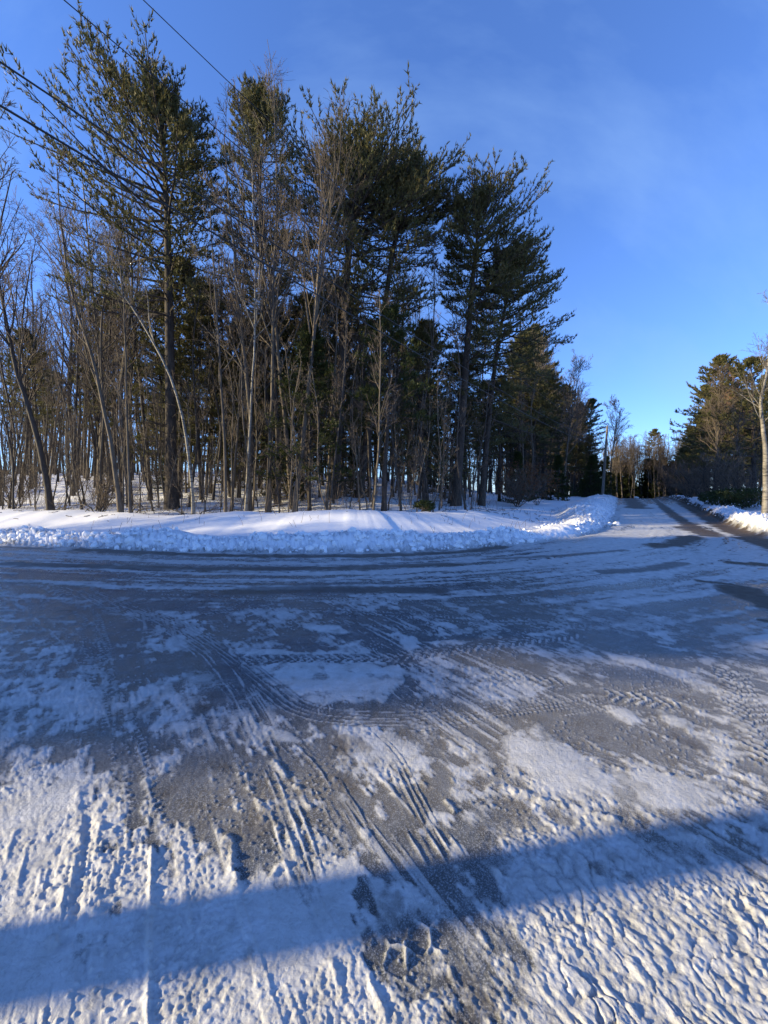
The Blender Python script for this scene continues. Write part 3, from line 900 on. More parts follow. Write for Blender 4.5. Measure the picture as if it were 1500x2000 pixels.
PB = at(1177, 968, 54.0); PBt = at(1186, 833, 54.0)
PA = np.array([-7.5, 0.22])
hB = PBt[2] - tz(PB[0], PB[1])
utility_pole(PB[0], PB[1], hB, 'weathered grey utility pole standing behind the roadside snow mound by the far woods', (PBt[0] - PB[0], 0), .19)
utility_pole(PA[0], PA[1], 9.6, 'utility pole beside the icy junction whose long shadow crosses the near snow', (0, 0), .155)

def wire(img0, imgB, r, sag, label, mids=40):
    """a span from the near pole (through the ray of img0) to the far pole at the height seen at imgB"""
    b = at(imgB[0], imgB[1], 54.0)
    dr = ray(*img0)
    # where the vertical plane through both poles meets that ray
    nx, ny = (b[1] - PA[1]), -(b[0] - PA[0])
    k = (nx * PA[0] + ny * PA[1]) / (nx * dr[0] + ny * dr[1])
    q = dr * k; q[2] += CAM_H
    L = math.hypot(b[0] - PA[0], b[1] - PA[1]); lq = math.hypot(q[0] - PA[0], q[1] - PA[1])
    t = lq / L
    zq = q[2] + sag * 4 * t * (1 - t)
    zA = (zq - b[2] * t) / (1 - t)
    ts = np.linspace(0, 1, mids)
    pts = [(PA[0] + (b[0] - PA[0]) * s_, PA[1] + (b[1] - PA[1]) * s_, zA + (b[2] - zA) * s_ - sag * 4 * s_ * (1 - s_)) for s_ in ts]
    base = np.array(pts[0])
    o = link('overhead_wire', tube_mesh('overhead_wire', [np.array(p_) - base for p_ in pts], r, M['wire'], 6), None, tuple(base))
    tag(o, label, 'wire', 'overhead wires crossing in front of the pines')
    return zA
zAs = [wire((0, 206), (1183, 872), .0135, .9, 'lowest and thickest black overhead cable crossing the tall left pine'),
       wire((0, 121), (1183, 862), .0115, 1.0, 'second lowest black overhead cable, just above the thickest one'),
       wire((125, 0), (1185, 845), .0072, 1.1, 'thin overhead wire passing left of the tall pine top'),
       wire((280, 0), (1186, 834), .0068, .8, 'uppermost thin overhead wire crossing the sky right of the pine top')]
print('wire heights at near pole', zAs)
# onward spans beyond the far pole
PC = np.array([PB[0] + 46, PB[1] + 52])
for (py, lab) in ((858, 'thin far wire running on from the grey pole over the road'),):
    b = at(1184, py, 54.0); c = np.array([b[0] + 34, b[1] + 8, b[2] - .2])
    pts = [b + (c - b) * s_ - np.array([0, 0, 1.0]) * .5 * 4 * s_ * (1 - s_) for s_ in np.linspace(0, 1, 16)]
    o = link('overhead_wire', tube_mesh('overhead_wire', [p_ - pts[0] for p_ in pts], .018, M['wire'], 5), None, tuple(pts[0])); tag(o, lab, 'wire', 'overhead wires crossing in front of the pines')

# ------------------------------------------------------------------ the big pines
def lerp(x, xs, ys): return float(np.interp(x, xs, ys))

def hero_pine(label, pxs, Y, r0, names='pine_tree', cat='pine tree', group=None, **kw):
    base, path = relpath(pxs, Y)
    t, l, n, k = pine(path=path, r0=r0, **kw)
    TRIS[0] += k
    return plant(names, [('trunk', t), ('limbs', l), ('needles', n)], tuple(base), label, cat, group)

hero_pine('tallest white pine, leftmost of the big pines, with long limbs reaching left', [(335, 968), (331, 700), (327, 450), (322, 320), (316, 205)], 21, .33, seed=1, crown0=.33,
          reach=lambda t, az: lerp(t, [.33, .5, .62, .8, .93, 1], [4.0, 5.6, 5.4, 4.4, 2.6, .9]) * (1 + .38 * math.cos(az - PI)), per=5,
          elev=lambda t: lerp(t, [.35, .55, .75, .9, 1], [2, 16, 34, 52, 70]), whorl=.62, nsub=13, ntuft=8, dead=40)
hero_pine('broad dark white pine in the middle of the stand with the second highest crown', [(652, 985), (668, 700), (683, 450), (697, 400), (699, 330)], 23, .34, seed=2, crown0=.30,
          reach=lambda t, az: lerp(t, [.3, .45, .65, .8, .93, 1], [3.6, 5.4, 5.2, 4.2, 2.6, 1.0]) * (1 + .15 * math.cos(az)), per=6,
          elev=lambda t: lerp(t, [.35, .55, .75, .9, 1], [-2, 8, 25, 52, 72]), whorl=.58, nsub=14, ntuft=8, dead=40)
hero_pine('white pine right of the broad middle pine, its top a step lower', [(700, 968), (738, 700), (775, 450), (792, 430), (803, 355)], 25, .26, seed=3, crown0=.32,
          reach=lambda t, az: lerp(t, [.32, .6, .8, .93, 1], [3.8, 4.4, 3.3, 2.2, .9]), per=5,
          elev=lambda t: lerp(t, [.35, .55, .75, .9, 1], [-2, 8, 25, 52, 70]), whorl=.6, nsub=13, ntuft=8, dead=25)
hero_pine('slender pine behind the white birch, with a narrow pointed top', [(528, 968), (520, 700), (512, 500), (508, 300), (508, 215)], 26, .25, seed=4, crown0=.28,
          reach=lambda t, az: lerp(t, [.28, .6, .8, .93, 1], [3.0, 3.6, 2.7, 1.7, .6]), per=5,
          elev=lambda t: lerp(t, [.35, .55, .75, .9, 1], [0, 12, 30, 52, 72]), whorl=.6, nsub=12, ntuft=7, dead=25)
hero_pine('airy pine at the right end of the stand with one limb held out right', [(890, 981), (905, 780), (922, 560), (932, 480), (938, 400)], 26, .33, seed=5, crown0=.32,
          reach=lambda t, az: lerp(t, [.4, .6, .75, .87, .95, 1], [3.2, 3.9, 4.4, 3.6, 1.8, .6]) * (1 + .30 * math.cos(az)), per=5,
          elev=lambda t: lerp(t, [.35, .55, .75, .9, 1], [0, 10, 26, 44, 74]), whorl=.62, nsub=14, ntuft=7, dead=36)
hero_pine('dark drooping pine beside the airy one, last tall crown before the open sky', [(940, 977), (955, 820), (975, 660), (992, 580), (1004, 500)], 28, .24, seed=6, crown0=.26,
          reach=lambda t, az: lerp(t, [.26, .5, .8, .93, 1], [3.8, 4.0, 2.9, 1.8, .8]) * (1 + .18 * math.cos(az)), per=5,
          elev=lambda t: lerp(t, [.35, .55, .75, .9, 1], [-10, 0, 18, 40, 70]), whorl=.55, nsub=14, ntuft=8, dead=20)
hero_pine('young hemlock with deep green drooping foliage low in the middle of the stand', [(604, 998), (606, 860), (610, 740), (614, 650)], 19, .10, names='hemlock_tree', cat='hemlock', seed=7, crown0=.16,
          reach=lambda t, az: lerp(t, [.1, .3, .7, 1], [2.3, 2.3, 1.3, .3]), per=4, elev=lambda t: lerp(t, [.1, .7, 1], [-8, 5, 50]), whorl=.34, nsub=10, ntuft=7, nb=5, bl=.12, bw=.040,
          mat='hemlock', dead=0, upt=-.1, spread=.5, bare=.2)
hero_pine('thin straight pine with sparse dark whorls above a bare lower trunk', [(750, 996), (757, 860), (764, 740), (768, 610)], 19.5, .15, seed=8, crown0=.42,
          reach=lambda t, az: lerp(t, [.4, .6, .85, 1], [2.2, 2.3, 1.4, .4]), per=4, elev=lambda t: lerp(t, [.3, .7, 1], [-6, 8, 60]), whorl=.5, nsub=9, ntuft=6, mat='hemlock', dead=26, bare=.25)

# ------------------------------------------------------------------ single bare trees of the front row
def hero_bare(label, pxs, Y, r0, names='bare_tree', cat='bare tree', group=None, **kw):
    base, path = relpath(pxs, Y)
    t, c, k = bare_tree(path=path, r0=r0, **kw)
    TRIS[0] += k
    return plant(names, [('trunk', t), ('crown', c)], tuple(base), label, cat, group)

hero_bare('dark bare tree leaning left at the left edge of the wood', [(100, 985), (72, 850), (38, 740), (8, 620), (-10, 480), (20, 330)], 20, .155, seed=21, trunkmat='dark_bark', nl=16, n2=7, n3=6, lim=(.38, 1), llen=(.16, .30))
hero_bare('grey bare tree curving left, rooted at the snow edge left of the tall pine', [(237, 997), (222, 880), (190, 740), (152, 610), (128, 500), (110, 330)], 18, .115, seed=22, nl=18, n2=7, n3=6, lim=(.35, 1), llen=(.14, .26))
hero_bare('mottled pale birch leaning far left across the tall pine trunk', [(378, 1000), (368, 880), (335, 745), (272, 622), (205, 530), (120, 440)], 18.3, .085, names='birch_tree', cat='birch tree', seed=23, trunkmat='birch', nl=14, n2=6, n3=6, lim=(.45, 1), llen=(.12, .24))
hero_bare('slim white birch standing upright left of the middle pines', [(478, 1000), (486, 880), (492, 740), (497, 620), (500, 480), (492, 330)], 18.3, .075, names='birch_tree', cat='birch tree', seed=24, trunkmat='birch', nl=12, n2=6, n3=5, lim=(.45, 1), llen=(.10, .2))
hero_bare('tall grey bare tree with fine upright twigs topping the white birch', [(524, 998), (528, 860), (530, 700), (530, 540), (538, 380), (534, 165)], 19, .13, seed=25, nl=26, n2=8, n3=6, lim=(.42, 1), llen=(.16, .24), up=.5, forks=3, ang=(20, 42))
hero_bare('forked grey bare tree in front of the broad middle pine, sunlit at its crown', [(575, 998), (592, 860), (606, 700), (628, 540), (644, 440), (668, 270)], 18.5, .125, seed=26, nl=24, n2=8, n3=6, lim=(.42, 1), llen=(.18, .28), up=.5, forks=4, ang=(20, 42))
hero_bare('thin bare tree beside the white birch with a wide open fork', [(440, 1000), (436, 860), (430, 700), (420, 540), (415, 400)], 18.2, .085, seed=27, nl=14, n2=6, n3=5, lim=(.4, 1), llen=(.14, .26), up=.4)
hero_bare('short trunked bare tree in front of the snow edge at left, nearest the bank', [(255, 1003), (252, 900), (246, 760), (240, 600), (225, 480)], 17.2, .06, seed=28, nl=14, n2=6, n3=5, lim=(.3, 1), llen=(.14, .24), up=.4)
hero_bare('bare maple at the right end of the wood, its crown in open sky', [(1100, 968), (1106, 890), (1118, 800), (1130, 722)], 46, .17, seed=29, nl=26, n2=8, n3=6, lim=(.3, 1), llen=(.2, .34), up=.35, forks=3, rmin=.014)
hero_bare('wide bare tree behind the grey pole, twigs fanning above the road', [(1192, 968), (1195, 900), (1203, 840), (1206, 795)], 70, .16, seed=30, nl=26, n2=8, n3=6, lim=(.3, 1), llen=(.25, .4), up=.3, rmin=.02)
hero_bare('big birch with mottled bark at the right edge above the snowbank', [(1495, 1017), (1494, 930), (1489, 850), (1480, 790), (1492, 720), (1503, 600)], 20.5, .145, names='birch_tree', cat='birch tree', seed=31, trunkmat='birch', nl=18, n2=7, n3=6, lim=(.45, 1), llen=(.16, .26), up=.4, twig='twig', rs=.28)
hero_bare('sunlit golden bare tree in front of the right-hand pine', [(1398, 975), (1400, 900), (1402, 830), (1404, 745)], 39, .17, seed=32, nl=26, n2=9, n3=7, lim=(.35, 1), llen=(.22, .34), up=.4, forks=4, rmin=.016)
hero_bare('reddish topped bare tree between the two right-hand pines', [(1436, 978), (1434, 900), (1432, 820), (1430, 735)], 41, .13, seed=33, nl=22, n2=8, n3=7, lim=(.4, 1), llen=(.16, .26), up=.5, twig='red_twig', rmin=.016)

# right-hand pines
hero_pine('layered pine right of the road with flat limbs stepping down towards it', [(1412, 975), (1411, 900), (1410, 800), (1408, 702)], 43, .26, seed=40, crown0=.22,
          reach=lambda t, az: lerp(t, [.2, .5, .8, .93, 1], [5.6, 5.0, 3.0, 1.6, .5]), per=5, elev=lambda t: lerp(t, [.2, .6, .9, 1], [-4, 6, 30, 60]), whorl=.75, nsub=9, ntuft=6, nb=5, bl=.24, bw=.075, dead=10)
hero_pine('second right-hand pine, round topped, behind the big birch', [(1474, 985), (1473, 900), (1471, 800), (1468, 706)], 38, .25, seed=41, crown0=.3,
          reach=lambda t, az: lerp(t, [.2, .5, .8, .93, 1], [4.4, 4.6, 3.4, 2.0, .8]), per=5, elev=lambda t: lerp(t, [.2, .6, .9, 1], [0, 8, 32, 60]), whorl=.75, nsub=9, ntuft=6, nb=5, bl=.24, bw=.075, dead=10)

# ------------------------------------------------------------------ kinds copied through the wood
def kind_bare(seed, H, r0, lean=.5, **kw):
    rng = np.random.default_rng(seed)
    a = rng.uniform(-lean, lean, 2); b = a + rng.uniform(-lean, lean, 2); c = b + rng.uniform(-lean, lean, 2)
    return bare_tree(seed, [(0, 0, 0), (a[0] * .6, a[1] * .6, H * .3), (b[0], b[1], H * .65), (c[0], c[1], H)], r0, sides=7, **kw)

STORE = bpy.data.objects
def proto(name, meshes, cat):
    e = bpy.data.objects.new(name, None); COL.objects.link(e); e['category'] = cat; e.empty_display_size = .5
    for nm, me in meshes: link(nm, me, e)
    return e
protos = {}
used = {}
def add_kind(key, name, meshes, cat):
    protos[key] = proto(name, meshes, cat); used[key] = 0

tall, mid, sap = [], [], []
for i in range(4):
    t, c, k = kind_bare(100 + i, 17, .13, .7, nl=20, n2=7, n3=6, lim=(.38, 1), llen=(.13, .24), up=.45, trunkmat=('grey_bark', 'dark_bark')[i % 2], rmin=.009); TRIS[0] += k
    add_kind('tall%d' % i, 'bare_tree', [('trunk', t), ('crown', c)], 'bare tree'); tall.append('tall%d' % i)
for i in range(3):
    t, c, k = kind_bare(110 + i, 13, .075, .8, nl=15, n2=6, n3=5, lim=(.3, 1), llen=(.10, .20), up=.45, trunkmat=('dark_bark', 'grey_bark')[i % 2], rmin=.008); TRIS[0] += k
    add_kind('mid%d' % i, 'bare_tree', [('trunk', t), ('crown', c)], 'bare tree'); mid.append('mid%d' % i)
for i in range(3):
    t, c, k = kind_bare(120 + i, 7, .035, .6, nl=16, n2=5, n3=4, lim=(.12, 1), llen=(.12, .24), up=.3, trunkmat=('grey_bark', 'dark_bark')[i % 2], rmin=.006); TRIS[0] += k
    add_kind('sap%d' % i, 'bare_sapling', [('trunk', t), ('crown', c)], 'sapling'); sap.append('sap%d' % i)
pk = []
for i, (H, c0, rch) in enumerate(((19, .36, 3.2), (17, .16, 3.2), (15, .42, 2.6))):
    t, l, n, k = pine(200 + i, [(0, 0, 0), (.2, .1, H * .4), (-.1, .2, H * .75), (0, 0, H)], .19, crown0=c0,
                      reach=lambda t, az, rch=rch: lerp(t, [.2, .5, .8, .93, 1], [rch, rch, rch * .7, rch * .4, .4]), per=5,
                      elev=lambda t: lerp(t, [.2, .6, .9, 1], [-6, 6, 36, 70]), whorl=.75, nsub=8, ntuft=5, nb=4, bl=.26, bw=.075, dead=34, mat='needle')
    TRIS[0] += k
    add_kind('pine%d' % i, 'pine_tree', [('trunk', t), ('limbs', l), ('needles', n)], 'pine tree'); pk.append('pine%d' % i)
t, l, n, k = pine(210, [(0, 0, 0), (0, 0, 2), (0, 0, 5)], .07, crown0=.06, reach=lambda t, az: 1.9 * (1.05 - t), per=4, elev=lambda t: lerp(t, [0, .7, 1], [-8, 5, 50]), whorl=.3, nsub=7, ntuft=5, nb=6, bl=.15, bw=.05, mat='hemlock', dead=0, upt=0, spread=.5)
TRIS[0] += k
add_kind('hem', 'hemlock_tree', [('trunk', t), ('limbs', l), ('needles', n)], 'hemlock')

COUNT = {}; ROWS = []; STRIPS = {}
def put(key, x, y, sc, label, group, hs=1.0, tilt=None):
    rz = random.uniform(0, 2 * PI); z = tz(x, y)
    tl = tilt or (random.gauss(0, .03), random.gauss(0, .03))
    s3 = (sc, sc, sc * hs)
    p = protos[key]
    if not used[key]:
        used[key] = 1
        p.location = (x, y, z); p.scale = s3; p.rotation_euler = (tl[0], tl[1], rz)
        p['label'] = label; p['group'] = group; o = p
    else:
        o = copy_tree(p, (x, y, z), rz, s3, label, group, tl)
    COUNT[group] = COUNT.get(group, 0) + 1
    if label not in (LB, LP, LS): STRIPS.setdefault(group, []).append((x / y * F_PX + CX, y, o))
    if label in (LB, LP, LS): ROWS.append((x / y * F_PX + CX, y, o, label))
    return o

LB = 'bare grey-brown tree among many alike in the leafless wood behind the berm'
LP = 'dark pine among the close grown trunks behind the front row of trees'
LS = 'thin leafless sapling in the thicket at the snowy edge of the wood'
GB, GP, GS = 'bare trees filling the wood', 'pines standing deeper in the wood', 'saplings along the edge of the wood'
spots = []
def free(x, y, d):
    for (a, b) in spots:
        if (a - x) ** 2 + (b - y) ** 2 < d * d: return False
    spots.append((x, y)); return True
def sgn(x, y):
    return float(linedist(np.array([x]), np.array([y]), EDGE)[0][0])
rnd = random.Random(5)
# deeper wood behind the berm
tries = 0; nb_ = 0; np_ = 0
while nb_ + np_ < 250 and tries < 20000:
    tries += 1
    Y = 19.5 + 46 * rnd.random() ** 1.35; X = rnd.uniform(-1.08 * Y, .60 * Y)
    s_ = sgn(X, Y)
    if s_ < 8.2 + (3 if X > 12 else 0): continue
    px = X / Y * 751 + 750
    if not free(X, Y, 1.5 if Y < 34 else 2.0): continue
    pinep = .22 if px < 480 else (.42 if px < 1100 else .3)
    if px < 260: pinep = .05
    if rnd.random() < pinep and Y > 23.5:
        lim = .86 if px < 850 else .70
        put(rnd.choice(pk), X, Y, rnd.uniform(.75, 1.05) * lim, LP, GP); np_ += 1
    else:
        if Y < 27: key = rnd.choice(mid + mid + tall + sap)
        else: key = rnd.choice(tall + mid)
        put(key, X, Y, rnd.uniform(.8, 1.15) * (.86 if px > 850 else (1.25 if px < 260 else 1.05)), LB if not key.startswith('sap') else LS, GB if not key.startswith('sap') else GS); nb_ += 1
# thicket at the front edge
n_ = 0; tries = 0
while n_ < 75 and tries < 5000:
    tries += 1
    X = rnd.uniform(-24, 10); Y = 17.2 + rnd.random() * 5 + (0 if X > -10 else (-X - 10) * .15)
    if sgn(X, Y) < 6.3 or not free(X, Y, .55): continue
    key = rnd.choice(sap + sap + sap + mid)
    px = X / Y * 751 + 750
    put(key, X, Y, rnd.uniform(.55, 1.1) * (1 if key.startswith('sap') else .8), LS if key.startswith('sap') else LB, GS if key.startswith('sap') else GB); n_ += 1
for i in range(16):
    Y = rnd.uniform(60, 98); X = float(np.interp(Y, EDGE[:, 1], EDGE[:, 0])) - rnd.uniform(3.5, 9)
    put('hem' if i % 3 else rnd.choice(pk), X, Y, rnd.uniform(.9, 1.5) if i % 3 else rnd.uniform(.5, .62), 'evergreen close to the far road behind the grey pole', 'evergreens by the far road')
# low hemlocks and russet brush towards the right end
for (px, Y, sc) in ((560, 24, .9), (690, 27, .8), (860, 33, .9), (1010, 34, .9), (1090, 44, 1.0), (1150, 58, 1.2), (1175, 66, 1.3), (330, 30, .8), (460, 33, .9)):
    put('hem', (px - 750) / 751 * Y, Y, sc, 'young evergreen in the shade at the foot of the taller trees', 'young evergreens under the wood')
# the wood narrowing along the left of the far road
n_ = 0; tries = 0
while n_ < 66 and tries < 6000:
    tries += 1
    Y = rnd.uniform(34, 92); s_ = rnd.uniform(8, 22)
    X = float(np.interp(Y, EDGE[:, 1], EDGE[:, 0])) - s_
    px = X / Y * 751 + 750
    if px < 1010 or not free(X, Y, 1.7): continue
    top = lerp(px, [1010, 1080, 1130, 1180, 1210], [640, 720, 770, 810, 850])
    hwant = (965 - top) / 751 * Y + 1.0
    if rnd.random() < .24:
        put(rnd.choice(pk), X, Y, hwant / 17 * rnd.uniform(.7, .95), 'dark pine in the strip of wood left of the far road', 'pines left of the far road')
    else:
        put(rnd.choice(tall), X, Y, hwant / 17 * rnd.uniform(.75, 1.0), 'bare tree in the strip of wood left of the far road', 'bare trees left of the far road')
    n_ += 1
# trees closing the far end of the road
for row, Y in enumerate((101, 106)):
    for i in range(26):
        X = Y * (.575 + .0098 * i + rnd.uniform(-.004, .004)); Yr = Y + rnd.uniform(-3, 3)
        put(rnd.choice(tall), X, Yr, rnd.uniform(1.15, 1.4) * (15.0 + row) / 17, 'slim bare tree in the row closing the far end of the road', 'bare trees closing the far end of the road', .78)
a = at(1276, 970, 112); put('pine0', a[0], 112, 1.02, 'lone far pine rising above the bare trees at the end of the road', 'far pine')
# right-hand wood
n_ = 0; tries = 0
while n_ < 72 and tries < 6000:
    tries += 1
    Y = rnd.uniform(26, 98); X = float(np.interp(Y, REDGE[:, 1], REDGE[:, 0])) + rnd.uniform(4.5, 26)
    px = X / Y * 751 + 750
    if px < 1290 or px > 1640 or not free(X, Y, 1.6): continue
    top = lerp(px, [1290, 1330, 1370, 1500], [862, 835, 760, 735])
    h = (965 - top) / 751 * Y
    if rnd.random() < .38: put(rnd.choice(pk), X, Y, h / 17 * rnd.uniform(.7, .98), 'dark pine in the wood right of the road', 'pines right of the road')
    else: put(rnd.choice(tall + mid), X, Y, h / 16 * rnd.uniform(.6, .95), 'bare tree in the shaded wood right of the road', 'bare trees right of the road')
    n_ += 1
# the wood on the near side of the left road: it throws the long shade over the junction
n_ = 0; tries = 0
while n_ < 46 and tries < 6000:
    tries += 1
    X = rnd.uniform(-58, -23); lo = -1.9 + .16 * (X + 40); hi = lo + 6.8
    Y = rnd.uniform(lo, hi)
    if Y > -X - 3 or not free(X, Y, 2.0): continue
    if rnd.random() < .88: put(rnd.choice(pk), X, Y, rnd.uniform(.75, .95), 'pine on the near side of the left-hand road', 'pines beside the left-hand road')
    else: put(rnd.choice(tall), X, Y, rnd.uniform(.8, 1.05), 'bare tree on the near side of the left-hand road', 'bare trees beside the left-hand road')
    n_ += 1

for i in range(20):
    X = rnd.uniform(-64, -30); Y = 7.2 + .16 * (X + 40) + rnd.uniform(-1.5, 3.6)
    put(rnd.choice(tall + mid), X, Y, rnd.uniform(.75, .95), 'bare tree on the near side of the left-hand road', 'bare trees beside the left-hand road')
for i in range(40):
    Y = rnd.uniform(104, 114); X = Y * rnd.uniform(.585, .83)
    put('hem', X, Y, rnd.uniform(1.2, 2.2), 'dark evergreen at the foot of the trees closing the far road', 'evergreens closing the far end of the road')
for key, p in protos.items():
    if not used[key]:
        for ch in list(p.children): bpy.data.objects.remove(ch)
        bpy.data.objects.remove(p)
# ------------------------------------------------------------------ shrubs and small things
def shrub(label, x, y, h, w, seed, stems=9, twig='twig', name='bare_shrub', bark='dark_bark', cat='shrub', n2=8, n3=6, rmin=.008, r=.03):
    rng = np.random.default_rng(seed)
    az = rng.uniform(0, 2 * PI, stems); sp = rng.uniform(.3, 1, stems)
    K = 7; u_ = np.linspace(0, 1, K)
    PT = np.stack([np.stack([np.cos(a_) * w * s_ * u_ ** .8, np.sin(a_) * w * s_ * u_ ** .8, -.15 + h * (1.05 - .35 * s_) * u_], 1) for a_, s_ in zip(az, sp)])
    PT[:, 1:] += rng.normal(size=PT[:, 1:].shape) * .05 * h * .4
    RD = r * np.linspace(1, .3, K)[None] * rng.uniform(.6, 1.1, (stems, 1))
    a = Geo(); a.add(*tubes(PT, RD, 5))
    b = Geo()
    B, BR = sprout(rng, PT, RD, n2, (.15, .98), (.3, .6), (25, 60), 5, .15, .15, .5, rmin * 1.2); b.add(*tubes(B, BR, 3))
    C, CR = sprout(rng, B, BR, n3, (.15, .98), (.35, .7), (25, 60), 4, .12, .15, .6, rmin); b.add(*tubes(C, CR, 3))
    return plant(name, [('stems', a.mesh('stems', [M[bark]])), ('twigs', b.mesh('twigs', [M[twig]]))], (x, y, tz(x, y)), label, cat)

q = at(1388, 985, 34); shrub('dark spreading shrub with arching stems on the right-hand snowbank', q[0], 34, 5.0, 3.2, 301, 14, rmin=.016, r=.07, n2=9, n3=7)
q = at(1345, 985, 44); shrub('dense dark bush left of the arching shrub, beside the far road', q[0], 44, 5.0, 3.6, 302, 14, rmin=.02, r=.07, n2=9, n3=7)
q = at(1460, 985, 31); shrub('tangled bare bush at the right under the big birch', q[0], 31, 4.2, 2.8, 303, 12, rmin=.014, r=.05, n2=9, n3=7)
q = at(1312, 975, 66); shrub('farthest bush at the right verge of the road', q[0], 66, 5.5, 4.5, 304, 14, rmin=.03, r=.08, n2=9, n3=7)
q = at(30, 975, 22); shrub('low twiggy bush at the far left snow edge', q[0], 22, 2.4, 1.6, 305, 12)
q = at(195, 1000, 18.5); shrub('small bare bush between two leaning trees at left', q[0], 18.5, 1.9, 1.3, 306, 12)
q = at(1010, 968, 30); shrub('bare bush right of the dark drooping pine', q[0], 30, 3.0, 2.0, 307, 12, rmin=.012)

def leafy(label, x, y, h, w, seed, n=1800, mat='rusty', name='beech_sapling', cat='sapling', size=.09):
    rng = np.random.default_rng(seed)
    e = shrub(label, x, y, h, w, seed, 7, name=name, cat=cat, n2=6, n3=4, rmin=.008, r=.025)
    p = rng.normal(size=(n, 3)); p = unit(p) * rng.random((n, 1)) ** .4
    p = p * np.array([w, w, h * .5]) + np.array([0, 0, h * .55])
    cl = fbm(p[:, 0] * 2 + 9, p[:, 2] * 2 + p[:, 1], seed, 2) > .47
    gq = Geo(); gq.add(*blades(rng, p[cl], unit(rng.normal(size=(cl.sum(), 3)) + np.array([0, 0, -.5])), 2, size, size * .6, .6))
    link('leaves', gq.mesh('leaves', [M[mat]], False), e)
    return e
q = at(1012, 965, 31); leafy('young beech holding russet leaves at the right end of the wood', q[0], 31, 3.4, 1.6, 311, size=.12)
q = at(1050, 965, 34); leafy('second russet leaved beech, nearer the open snow', q[0], 34, 3.6, 1.8, 312, 1500, size=.13)
q = at(700, 950, 34); leafy('distant russet beech seen between the middle trunks', q[0], 34, 3.0, 1.5, 313, 900, size=.12)
q = at(1440, 988, 29); leafy('low dark evergreen heap half buried in the right-hand snow', q[0], 29, 1.5, 2.4, 314, 3500, 'hemlock', 'evergreen_bush', 'bush', .16)
q = at(828, 1003, 18.2); leafy('small drooping evergreen bush poking out of the snow below the airy pine', q[0], 18.2, .62, .55, 315, 900, 'hemlock', 'evergreen_bush', 'bush', .09)

def fallen_branch(label, x, y, L, rz, seed, lift=.25):
    rng = np.random.default_rng(seed)
    PT, RD = trunk_curve(rng, [(-L / 2, 0, .05), (-L / 5, .1, lift), (L / 5, -.1, lift * 1.1), (L / 2, .1, lift * .8)], .035, .01, 8, .03)
    a = Geo(); a.add(*tubes(PT, np.minimum(RD, .05), 6)); b = Geo()
    B, BR = sprout(rng, PT, RD, 12, (.1, .98), (.3, .55), (25, 60), 5, .15, .15, .5, .008); b.add(*tubes(B, BR, 3))
    C, CR = sprout(rng, B, BR, 5, (.2, .98), (.35, .7), (25, 60), 3, .1, .15, .6, .006); b.add(*tubes(C, CR, 3))
    return plant('fallen_branch', [('limb', a.mesh('limb', [M['dark_bark']])), ('twigs', b.mesh('twigs', [M['twig']]))], (x, y, tz(x, y)), label, 'branch', rz=rz)
for i, (px, py, Y, L, lab) in enumerate(((300, 985, 19, 3.0, 'brush pile branch lying left of the tall pine trunk'), (330, 995, 18, 2.4, 'broken branch at the foot of the tall pine'),
        (120, 990, 19.5, 1.6, 'short fallen branch by the dark leaning tree'), (165, 997, 18.6, 1.7, 'fallen branch on the snow below the left thicket'), (270, 1000, 17.2, 1.4, 'twiggy branch sticking out of the berm edge at left'),
        (850, 960, 26, 4.0, 'long fallen limb behind the small evergreen bush'), (560, 985, 20, 2.6, 'fallen branch under the young hemlock'), (230, 980, 21, 3.0, 'dead limb lying between the left trunks'),
        (430, 990, 19, 2.2, 'fallen branch beside the white birch foot'))):
    q = at(px, py, Y); fallen_branch(lab, q[0], Y, L, rnd.uniform(-.6, .6) + (PI if i % 2 else 0), 330 + i)

# a fog of fine brush between the trunks that nobody could count
def understory(n, seed, box, label, hmin=.8, hmax=2.6, rad=.010, keep=lambda x, y: True):
    rng = np.random.default_rng(seed)
    P0 = []
    while len(P0) < n:
        x = rng.uniform(box[0], box[1]); y = rng.uniform(box[2], box[3])
        if keep(x, y): P0.append((x, y))
    P0 = np.array(P0); z = terrain(P0[:, 0], P0[:, 1]) - .1
    h = rng.uniform(hmin, hmax, n); K = 6
    d = unit(np.stack([rng.normal(size=n) * .3, rng.normal(size=n) * .3, np.ones(n)], 1)); pts = [np.column_stack([P0, z])]
    for j in range(K - 1):
        d = unit(d + rng.normal(size=d.shape) * .12); pts.append(pts[-1] + d * (h / (K - 1))[:, None])
    PT = np.stack(pts, 1); RD = rad * rng.uniform(.6, 1.3, n)[:, None] * np.linspace(1, .4, K)[None]
    gq = Geo(); gq.add(*tubes(PT, RD, 3))
    B, BR = sprout(rng, PT, RD, 7, (.2, .98), (.3, .6), (25, 65), 4, .1, .15, .5, rad * .4); gq.add(*tubes(B, BR, 3))
    TRIS[0] += gq.tris()
    o = link('underbrush', gq.mesh('underbrush', [M['twig']])); tag(o, label, 'underbrush', kind='stuff')
understory(420, 401, (-26, 12, 17, 26), 'fine bare brush and twigs along the front of the wood', keep=lambda x, y: sgn(x, y) > 6.6)
understory(240, 402, (-60, 24, 26, 55), 'fine bare brush deep between the trunks', 1.5, 4.5, .018, keep=lambda x, y: sgn(x, y) > 10)
understory(200, 403, (30, 62, 30, 80), 'bare brush in the right-hand wood', 1.5, 4.5, .022, keep=lambda x, y: x > np.interp(y, REDGE[:, 1], REDGE[:, 0]) + 4)

